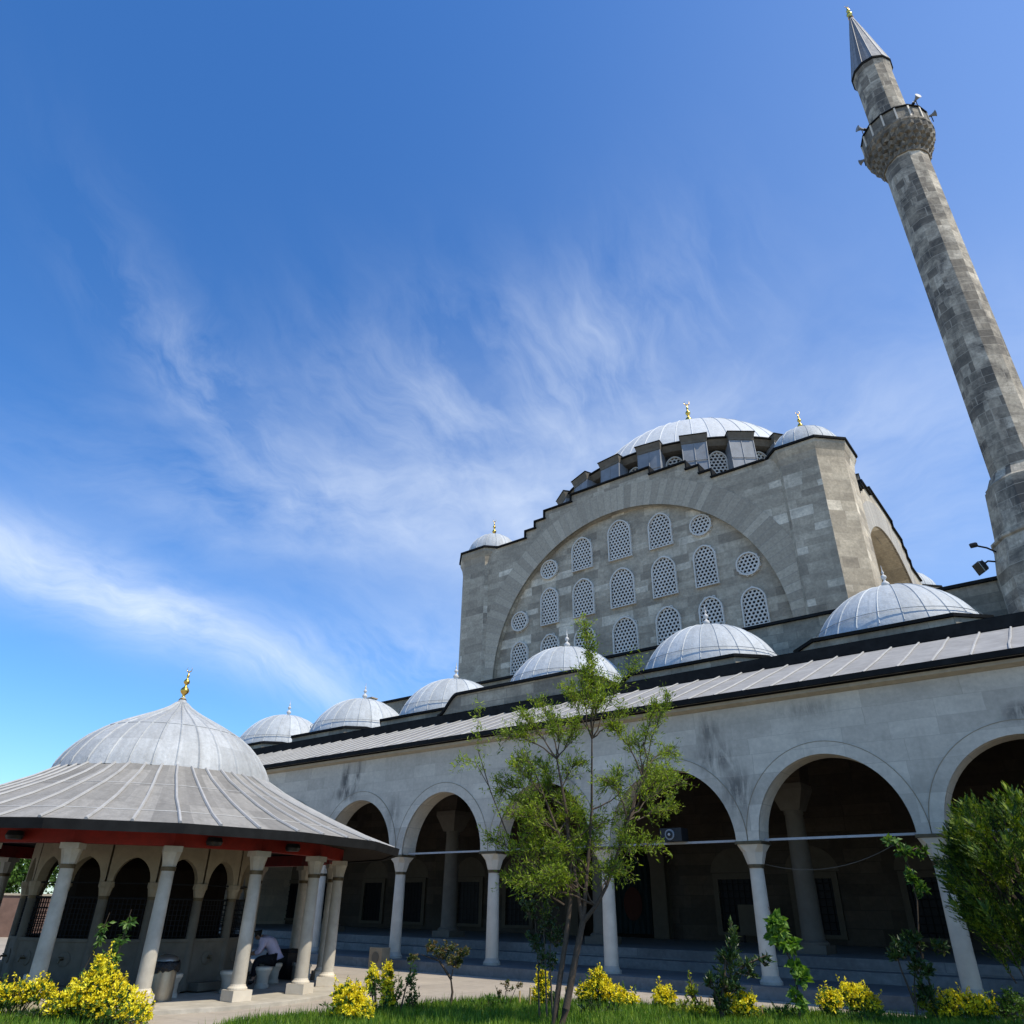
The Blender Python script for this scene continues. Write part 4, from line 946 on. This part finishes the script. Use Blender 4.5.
def shrub(name, label, cat, B, stems, blobs, n, L, W, mat, bark='bark', group=None, up=.2, r0=.02):
    """stems: lists of (a, h, d); blobs: (a, h, rx, rz) leaf clouds in metres beside the base"""
    t = thing(name, label, cat, (B[0], B[1], 0), group); tr = MB(); lf = MB(); tw = []
    for s in stems:
        q = [pt(B, *p) for p in s]; tr.tube(q, [max(.004, r0 * (1 - .75 * i / max(1, len(q) - 1))) for i in range(len(q))], 6)
    tot = sum(b[2] * b[3] for b in blobs)
    for (a, h, rx, rz) in blobs:
        k = int(n * rx * rz / tot); c = pt(B, a, h); nt_ = max(3, int(k / 14))
        for _ in range(nt_):
            v = rv(1.); v.normalize(); v *= random.uniform(.35, 1.0)
            e = c + RT * v.x * rx + FW * v.y * rx + Vector((0, 0, v.z * rz)); b = c + Vector((0, 0, -rz * .6)) + (e - c) * .15
            q = bez(b, e, rv(.06), 4, .03); tr.tube(q, [.006, .005, .004, .003, .002], 3, False)
            for j in range(14):
                p, dr = along(q, random.uniform(.3, 1)); d = (dr * .5 + rv(.6) + Vector((0, 0, up))).normalized(); l = L * random.uniform(.6, 1.3)
                lf.leaf(p, d, l, W * random.uniform(.7, 1.2))
    build(tr, 'stem', bark, t, 60); build(lf, 'foliage', mat, t); return t

shrub('sapling', 'slender dark-leaved sapling close left of the tall bright tree', 'tree', (-8.41, 11.83), [[(0, 0, 0), (-.02, .7, 0), (-.05, 1.4, 0), (-.11, 2.3, 0)], [(-.12, 0, .1), (-.14, .8, .1), (-.2, 1.6, .1)], [(.1, 0, .05), (.05, .9, 0), (.1, 1.5, 0)]],
      [(-.12, 2.05, .22, .35), (-.3, 1.75, .22, .3), (-.02, 1.6, .28, .35), (.15, 1.3, .2, .3), (-.22, 1.25, .2, .25), (-.1, .95, .2, .25), (.12, .95, .12, .2)], 1500, .075, .034, 'leaf_dark', 'bark_light', r0=.018)
shrub('standard_shrub', 'small dark shrub pruned to a leaning crown on a bare stem beside the path', 'shrub', (-10.97, 12.3), [[(0, 0, 0), (.03, .25, 0), (-.01, .45, 0), (.02, .62, 0)], [(0, .45, 0), (-.25, .75, 0), (-.6, .85, 0)]],
      [(.02, .78, .24, .17), (-.1, 1.0, .2, .12), (-.42, 1.0, .22, .13), (.18, .92, .16, .14), (-.78, .82, .2, .09), (-.25, .9, .2, .14)], 1500, .055, .03, 'leaf_bronze', r0=.03)
shrub('laurel_bush', 'dark glossy-leaved upright bush with a pale-tipped branch reaching right', 'bush', (-6.3, 13.93), [[(0, 0, 0), (.08, .5, 0), (.2, 1.0, 0), (.36, 1.5, 0)], [(.1, .5, 0), (.5, .85, 0), (.9, 1.0, 0)], [(0, .2, 0), (-.1, .6, 0)]],
      [(.32, 1.3, .13, .3), (.25, 1.0, .24, .25), (.2, .65, .28, .3), (.55, .8, .25, .16), (.85, .92, .2, .09), (.05, .4, .22, .3), (-.12, .65, .14, .2)], 1500, .11, .036, 'leaf_dark', r0=.035, up=.5)
shrub('leafy_sapling', 'young sapling with large heart-shaped bright green leaves right of the dark bush', 'tree', (-5.32, 14.9), [[(0, 0, 0), (.05, .4, 0), (.0, .9, 0), (-.15, 1.3, 0), (-.27, 1.75, 0)]],
      [(-.24, 1.6, .16, .22), (-.2, 1.35, .2, .22), (-.06, 1.15, .2, .2), (.05, .72, .22, .22), (.0, .42, .14, .14)], 300, .165, .14, 'leaf_bright', r0=.02, up=-.35)
shrub('broadleaf_shrub', 'dark broad-leaved shrub on thin stems before the right-hand column', 'shrub', (-3.8, 16.41), [[(0, 0, 0), (.06, .5, 0), (.2, 1.0, 0), (.4, 1.35, 0)], [(.02, .3, 0), (-.1, .8, 0), (-.15, 1.2, 0)]],
      [(.3, 1.25, .25, .2), (.05, 1.15, .25, .2), (.7, 1.15, .22, .13), (-.15, 1.05, .15, .2), (.2, .85, .25, .2), (.25, .5, .2, .25)], 800, .14, .05, 'leaf_dark', r0=.022, up=.3)
shrub('whip_tree', 'tall bare-stemmed sapling with a small tuft of fresh leaves at its bent top', 'tree', (-3.51, 16.7), [[(0, 0, 0), (-.03, .6, 0), (-.06, 1.2, 0), (.08, 1.9, 0), (.06, 2.5, 0), (.05, 2.8, 0)], [(.05, 2.7, 0), (-.1, 2.9, 0), (-.2, 2.95, 0)], [(.05, 2.7, 0), (.3, 2.78, 0), (.5, 2.7, 0)]],
      [(.05, 2.75, .24, .12), (-.18, 2.9, .12, .08), (.42, 2.72, .16, .08), (.08, 2.3, .15, .2), (.2, 2.1, .16, .12)], 300, .13, .075, 'leaf_mid', r0=.022, up=-.1)
shrub('low_bush', 'rounded fresh green bush at the right edge of the flower bed', 'bush', (-2.6, 17.35), [[(0, 0, 0), (0, .3, 0)], [(.1, 0, 0), (.3, .3, 0)]], [(0, .28, .4, .24), (.4, .3, .4, .26), (.15, .42, .3, .2)], 1500, .06, .035, 'leaf_mid')
shrub('low_bush', 'straggling yellow-green bush at the foot of the dark upright bush', 'bush', (-6.5, 14.05), [[(-.1, 0, 0), (-.3, .4, 0), (-.35, .7, 0)], [(.3, 0, 0), (.45, .3, 0)]], [(-.32, .5, .14, .28), (-.2, .2, .24, .2), (.55, .16, .35, .2), (.25, .15, .2, .15)], 1300, .06, .03, 'yellowgreen')
shrub('low_bush', 'yellow-green bush under the broad-leaved shrub near the right column', 'bush', (-3.75, 16.55), [[(.1, 0, 0), (.2, .3, 0)]], [(.25, .25, .25, .25), (.05, .35, .16, .25)], 700, .06, .03, 'yellowgreen')
shrub('rose_bush', 'thin low bush with a few dark leaves among the short stakes', 'bush', (-10.35, 13.1), [[(0, 0, 0), (.1, .4, 0)], [(0, 0, 0), (-.15, .35, 0)], [(.1, 0, 0), (.3, .42, 0)]], [(.05, .35, .2, .12), (.3, .36, .14, .1), (-.1, .25, .15, .1)], 160, .06, .03, 'leaf_bronze', r0=.01)
shrub('low_bush', 'small dark green tuft at the foot of the slender dark sapling', 'bush', (-9.6, 13.6), [[(0, 0, 0), (0, .2, 0)]], [(0, .2, .24, .17)], 380, .06, .03, 'leaf_dark')
shrub('sapling', 'spindly sapling with hanging leaves at the left, taller of two before the fountain', 'tree', (-13.75, 7.1), [[(0, 0, 0), (.02, .7, 0), (.05, 1.2, 0), (.08, 1.55, 0)]], [(.08, 1.38, .08, .12), (.04, 1.12, .1, .14), (.02, .9, .09, .12)], 130, .12, .05, 'leaf_mid', r0=.012, up=-.8)
shrub('sapling', 'spindly leaning sapling with a few hanging leaves, left of two before the fountain', 'tree', (-14.45, 6.75), [[(0, 0, 0), (.2, .6, 0), (.33, 1.0, 0), (.42, 1.5, 0)]], [(.42, 1.35, .08, .14), (.36, 1.1, .07, .12)], 90, .11, .045, 'leaf_mid', r0=.012, up=-.8)

def euonymus(B, blobs, label, n):
    t = thing('yellow_bush', label, 'bush', (B[0], B[1], 0), 'yellow variegated bushes in the flower beds'); tr = MB(); ye = MB(); gr = MB()
    tot = sum(b[2] * b[3] for b in blobs)
    for (a, h, rx, rz) in blobs:
        c = pt(B, a, h); k = int(n * 1.9 * rx * rz / tot)
        for _ in range(k):
            v = rv(1.); v.normalize(); f = random.uniform(.45, 1.08); v *= f
            e = c + RT * v.x * rx + FW * v.y * rx + Vector((0, 0, v.z * rz))
            if e.z < .03: continue
            top = f > .62 and v.z > -.55 and random.random() < .84
            m = ye if top else gr
            d0 = (v.normalized() + Vector((0, 0, .5)) + rv(.25)).normalized()
            for j in range(5):
                d = (d0 * .6 + rv(.55)).normalized(); m.leaf(e + rv(.012), d, random.uniform(.038, .065), random.uniform(.024, .038))
        for _ in range(8): tr.tube([pt(B, a * .5 + random.uniform(-.1, .1) * rx, 0), c + rv(rx * .35)], [.008, .003], 4, False)
    for (a, h, rx, rz) in blobs:
        for _ in range(int(5 + 16 * rx)):
            c = pt(B, a + random.uniform(-.9, .9) * rx, h + rz * random.uniform(-.2, .5), random.uniform(-.8, .8) * rx); d = (Vector((0, 0, 1.)) + rv(.45)).normalized(); L = random.uniform(.12, .28)
            tr.tube([c, c + d * L], [.004, .002], 3, False); m = ye if random.random() < .75 else gr
            for k in range(12):
                e = c + d * L * (.25 + .8 * k / 11); m.leaf(e, (d * .6 + rv(.6)).normalized(), random.uniform(.035, .06), random.uniform(.018, .03))
    build(tr, 'stem', 'bark', t); build(gr, 'inner_foliage', 'leaf_mid', t); build(ye, 'foliage', 'yellow', t)
euonymus((-13.41, 6.85), [(-.05, .62, .2, .22), (-.1, .4, .42, .3), (.25, .25, .45, .26), (-.5, .25, .32, .2), (.6, .12, .25, .14), (-.15, .82, .09, .1)], 'large yellow bush spilling to the right before the fountain columns', 900)
euonymus((-14.85, 6.15), [(0, .33, .32, .16), (.35, .38, .25, .15), (-.4, .28, .3, .2)], 'low yellow bush at the left edge of the picture', 420)
euonymus((-14.35, 5.55), [(0, .12, .2, .1)], 'tiny yellow bush at the bottom left corner', 90)
euonymus((-10.7, 9.55), [(0, .28, .27, .25), (-.12, .38, .16, .14), (.18, .18, .2, .16)], 'round yellow bush right of the paved gap before the fountain', 420)
euonymus((-11.1, 10.7), [(.02, .55, .09, .22), (-.22, .5, .12, .18), (.05, .28, .12, .2)], 'narrow upright yellow bush with two spires beside a round one', 230)
shrub('low_bush', 'upright green bush behind the two-spired yellow bush', 'bush', (-10.95, 10.95), [[(0, 0, 0), (.15, .7, 0)], [(-.1, 0, 0), (-.3, .5, 0)]], [(.18, .6, .13, .28), (-.1, .35, .2, .3), (.2, .3, .18, .25)], 800, .06, .028, 'leaf_mid')
euonymus((-8.97, 14.37), [(0, .3, .28, .22), (.0, .48, .14, .16), (.28, .2, .25, .16), (.55, .14, .22, .12), (-.28, .24, .16, .16)], 'broad yellow bush with a peak right of the tall tree trunk', 560)
euonymus((-9.7, 13.5), [(0, .4, .12, .2), (-.05, .2, .13, .16)], 'narrow yellow bush glimpsed between the thin trunks', 170)
euonymus((-7.91, 15.01), [(0, .2, .2, .16)], 'small round yellow bush alone between the tall tree and the dark bush', 170)
euonymus((-6.1, 14.35), [(.05, .28, .2, .16), (-.3, .3, .13, .16)], 'yellow bush half hidden behind the dark upright bush', 210)
euonymus((-5.0, 15.6), [(0, .28, .18, .17), (.1, .32, .12, .15)], 'small yellow bush just right of the heart-leaved sapling', 170)
euonymus((-4.68, 16.25), [(0, .3, .26, .22), (-.15, .4, .14, .14), (.22, .22, .16, .16)], 'dense yellow bush between the heart-leaved sapling and the broad-leaved shrub', 330)
euonymus((-3.2, 16.95), [(0, .28, .3, .2), (.35, .26, .28, .18), (-.25, .2, .2, .16)], 'wide yellow bush before the base of the right-hand column', 380)
for (B, hs) in (((-14.35, 7.0), (.42, .5, .36)), ((-13.9, 7.15), (.32, .3)), ((-10.0, 13.2), (.28, .34, .3)), ((-9.55, 13.75), (.3, .34)), ((-8.1, 14.9), (.22, .28)), ((-7.3, 15.2), (.25, .22)), ((-6.0, 15.0), (.2,)), ((-4.6, 16.4), (.25,))):
    for i, h in enumerate(hs):
        c = (B[0] + .16 * i + random.uniform(-.03, .03), B[1] + .1 * i); m = MB(); m.tube([(c[0], c[1], 0), (c[0] + random.uniform(-.05, .05), c[1] + random.uniform(-.03, .03), h)], [.022, .018], 7)
        tag(build(m, 'stake', 'stake', None, 60, (*c, 0)), 'short cut cane stake pushed upright into the lawn edge', 'stake', 'short stakes along the lawn edge')

for (x, y, n_, mt, lb) in ((-10.1, 12.4, 260, 'leaf_mid', 'ragged green tuft in the lawn left of the tall tree'), (-8.3, 13.2, 300, 'leaf_dark', 'dark green tuft in the lawn just behind the tall tree'), (-7.2, 14.3, 260, 'yellowgreen', 'pale green tuft in the lawn right of the tall tree'), (-5.6, 14.9, 320, 'leaf_mid', 'green tuft between the dark bush and the heart-leaved sapling'), (-4.4, 15.4, 300, 'leaf_mid', 'green tuft just right of the heart-leaved sapling foot'), (-12.9, 6.9, 240, 'leaf_mid', 'green tuft beside the large yellow bush'), (-14.1, 6.3, 260, 'leaf_dark', 'dark tuft between the two left yellow bushes'), (-11.3, 10.0, 240, 'leaf_mid', 'green tuft behind the round yellow bush')):
    shrub('low_plant', lb, 'plant', (x, y), [[(0, 0, 0), (.03, .2, 0)], [(.05, 0, 0), (.2, .16, 0)]], [(0, .16, .26, .14), (.25, .14, .22, .12), (-.22, .12, .2, .1)], n_, .085, .024, mt, r0=.006, up=.7)

def thuja(B):
    t = thing('conifer', 'dense feathery green conifer cut off by the right edge of the picture', 'tree', (B[0], B[1], 0)); tr = MB(); lf = MB()
    tr.tube([pt(B, .9, 0), pt(B, .88, .8), pt(B, .85, 2.6)], [.09, .075, .02], 8)
    c = pt(B, 1.0, 2.42)
    for _ in range(230):
        v = rv(1.); v.normalize(); f = random.uniform(.45, 1.) ** .5
        tip = c + RT * v.x * 1.5 * f + FW * v.y * 1.3 * f + Vector((0, 0, v.z * 1.25 * f))
        ax = (RT * v.x * .75 + FW * v.y * .75 + Vector((0, 0, .8)) + rv(.12)).normalized(); PL = random.uniform(.5, .8)
        s1 = ax.cross(Vector((.3, .2, 1)) + rv(.3)).normalized(); s2 = ax.cross(s1)
        tr.tube([tip - ax * PL * 1.1, tip - ax * .1], [.014, .004], 4, False)
        for k in range(22):
            u = random.random() ** .9; q = tip - ax * PL * u; an = random.uniform(0, 2 * pi); rad = .03 + .17 * min(u * 1.4, 1)
            d = (ax * 1.1 + (s1 * cos(an) + s2 * sin(an)) * .8 + rv(.06)).normalized(); fl = (d.cross(ax) + rv(.1)).normalized(); nn_ = d.cross(fl); L = rad * 1.2 + .07
            for n_ in range(6):
                w = n_ / 5; p = q + d * L * w
                for s in (-1, 1): lf.leaf(p, (d + fl * s * (.6 - .3 * w)).normalized(), (.085 - .04 * w) * random.uniform(.8, 1.2), .021, nn_ + rv(.2))
            lf.leaf(q + d * L, d, .08, .03, nn_)
    build(tr, 'trunk', 'bark', t); build(lf, 'crown', 'thuja', t)
thuja((-2.31, 15.43))

# far left: a wall and a tree beyond the fountain
def far_tree(B, h, r, label):
    t = thing('broadleaf_tree', label, 'tree', (B[0], B[1], 0)); tr = MB(); lf = MB(); b = Vector((B[0], B[1], 0))
    tr.tube([b, b + Vector((.1, .1, h * .4)), b + Vector((0, .2, h * .75))], [.28, .2, .08], 8)
    for _ in range(90):
        v = rv(1.); v.normalize(); v *= random.uniform(.5, 1.); c = b + Vector((v.x * r, v.y * r, h * .68 + v.z * h * .3)); tr.tube([b + Vector((0, .1, h * .45)), c], [.05, .01], 4, False)
        for k in range(80): lf.leaf(c + rv(.45), rv(1), random.uniform(.16, .3), .13)
    build(tr, 'trunk', 'bark', t); build(lf, 'crown', 'leaf_mid', t)
far_tree((-50, 18.5), 5.2, 2.4, 'leafy green tree far behind the fountain at the left edge of the picture')
far_tree((-50, 23.0), 6.5, 3.2, 'tall leafy tree beyond the pink wall, seen between the fountain columns')
far_tree((-45, 25.5), 6.4, 3.2, 'leafy tree beyond the pink wall nearest the end of the porch')
far_tree((-54, 15.0), 6.0, 3.2, 'leafy tree beyond the pink wall farthest from the porch')
w = thing('boundary_wall', 'pinkish rendered wall far behind the fountain at the left edge', 'wall', (-47.6, 18, 0))
m = MB(); m.obox((-47.6, 18), radians(60), 10, .15, 0, 1.9); build(m, 'wall_face', 'render', w); m = MB(); m.obox((-47.6, 18), radians(60), 10.05, .22, 1.903, 2.0); build(m, 'coping', 'limestone', w)

# ================================================================== LIGHT, SKY, CAMERA
SUN_AZ, SUN_EL = radians(86), radians(55)
sv = Vector((cos(SUN_EL) * sin(SUN_AZ), cos(SUN_EL) * cos(SUN_AZ), sin(SUN_EL)))
L = bpy.data.lights.new('sun', 'SUN'); L.energy = 5.0; L.angle = radians(.5); L.color = (1.0, .92, .78)
lo = bpy.data.objects.new('sun', L); COL.objects.link(lo); lo.rotation_euler = (-sv).to_track_quat('-Z', 'Y').to_euler(); lo.location = (20, 0, 60)

W = bpy.data.worlds.new('World'); SC.world = W; W.use_nodes = True; nt = W.node_tree; nt.nodes.clear(); g = G(nt)
out = g.n('OutputWorld'); bg = g.n('Background'); nt.links.new(bg.outputs[0], out.inputs[0])
sky = g.n('TexSky', sky_type='NISHITA'); sky.sun_disc = False; sky.sun_elevation = SUN_EL; sky.sun_rotation = SUN_AZ
sky.altitude = 50; sky.air_density = 1.0; sky.dust_density = .6; sky.ozone_density = 2.2
bg.inputs['Strength'].default_value = .15
d = g.vm('NORMALIZE', g.n('TexCoord').outputs['Generated']); sx, sy, sz = g.sep(d)[:3]
az = g.math('ARCTAN2', sx, sy); el = g.math('ARCSINE', sz)
def gauss(ca, ce, ra, re, rot=0.):
    a = g.math('SUBTRACT', az, ca); e = g.math('SUBTRACT', el, ce); c_, s_ = cos(rot), sin(rot)
    u = g.math('DIVIDE', g.math('ADD', g.math('MULTIPLY', a, c_), g.math('MULTIPLY', e, s_)), ra)
    v = g.math('DIVIDE', g.math('SUBTRACT', g.math('MULTIPLY', e, c_), g.math('MULTIPLY', a, s_)), re)
    r2 = g.math('ADD', g.math('MULTIPLY', u, u), g.math('MULTIPLY', v, v))
    return g.math('EXPONENT', g.math('MULTIPLY', r2, -1.0))
def streaks(rot, su, sv_, seed, dist=1.2, lo_=.42, hi=.78):
    c_, s_ = cos(rot), sin(rot)
    u = g.math('ADD', g.math('MULTIPLY', az, c_ * su), g.math('MULTIPLY', el, s_ * su)); v = g.math('SUBTRACT', g.math('MULTIPLY', el, c_ * sv_), g.math('MULTIPLY', az, s_ * sv_))
    return g.ramp(g.noise(g.comb(u, v, seed), 1.0, 8, .6, dist), [(lo_, 0.), (hi, 1.)])
add = lambda a, b: g.math('ADD', a, b); mul = lambda a, b: g.math('MULTIPLY', a, b)
w1 = g.math('SUBTRACT', g.noise(g.comb(mul(az, 3.2), mul(el, 3.2), 1.7), 1.0, 4, .55), .5); w2 = g.math('SUBTRACT', g.noise(g.comb(mul(az, 3.2), mul(el, 3.2), 8.3), 1.0, 4, .55), .5)
aw = add(az, mul(w1, .22)); ew = add(el, mul(w2, .16))
def fibre(rot, su, sv_, seed, lo_=.40, hi=.80):
    c_, s_ = cos(rot), sin(rot)
    u = add(mul(aw, c_ * su), mul(ew, s_ * su)); v = g.math('SUBTRACT', mul(ew, c_ * sv_), mul(aw, s_ * sv_))
    return g.ramp(g.noise(g.comb(u, v, seed), 1.0, 10, .62, .25), [(lo_, 0.), (hi, 1.)])
c1 = mul(gauss(-1.24, .338, .30, .045, -.17), add(mul(fibre(-.17, 4, 16, 1.3, .3, .75), .75), .12))
c2 = mul(gauss(-.965, .262, .13, .026, -.42), add(mul(fibre(-.42, 4, 14, 3.1, .35, .75), .5), .06))
c3 = mul(gauss(-.86, .49, .42, .085, .06), mul(fibre(.05, 4.0, 13, 4.1, .34, .84), .46))
c4 = mul(gauss(-.74, .655, .30, .13, .1), mul(fibre(-.6, 4.5, 11, 7.7), .33))
c4b = mul(gauss(-.50, .70, .24, .13, .3), mul(fibre(-1.0, 4.5, 10, 3.7), .30))
c5 = mul(gauss(-1.12, .58, .25, .06, -.55), mul(fibre(-.6, 4.5, 14, 2.2), .36))
c6 = mul(gauss(-.38, .50, .55, .17, .0), add(mul(fibre(.1, 4, 9, 9.4, .3, .8), .42), .10))
c7 = mul(gauss(-.82, .29, .22, .06, .0), mul(fibre(-.2, 4, 10, 5.5), .55))
cl = c1
for c in (c2, c3, c4, c4b, c5, c6, c7): cl = add(cl, c)
cl = add(cl, mul(gauss(.25, .62, .75, .55), .12)); cl = g.math('MINIMUM', cl, .8)
hs = g.n('HueSaturation'); hs.inputs['Saturation'].default_value = 1.26; hs.inputs['Value'].default_value = 1.0; g.put(hs.inputs['Color'], sky.outputs[0])
skyc = g.mix(1, hs.outputs[0], (.97, 1.21, 1.46), 'MULTIPLY')
fin = g.mix(cl, skyc, (6.6, 7.2, 7.9))
nt.links.new(fin, bg.inputs['Color'])

cam = bpy.data.cameras.new('camera'); co = bpy.data.objects.new('camera', cam); COL.objects.link(co)
cam.sensor_width = 36; cam.sensor_fit = 'HORIZONTAL'; cam.lens = 728.05 / 1024 * 36; cam.clip_end = 2000; cam.clip_start = .1
yaw, pitch, roll = .667, .499, .0161
f = Vector((-sin(yaw) * cos(pitch), cos(yaw) * cos(pitch), sin(pitch))); r = Vector((cos(yaw), sin(yaw), 0)); u = r.cross(f)
r2, u2 = r * cos(roll) + u * sin(roll), u * cos(roll) - r * sin(roll)
mw = Matrix((r2, u2, -f)).transposed().to_4x4(); mw.translation = Vector((0, 0, 1.65)); co.matrix_world = mw
SC.camera = co
SC.view_settings.view_transform = 'Standard'; SC.view_settings.look = 'None'; SC.view_settings.exposure = 0; SC.view_settings.gamma = 1
SC.render.engine = 'CYCLES'
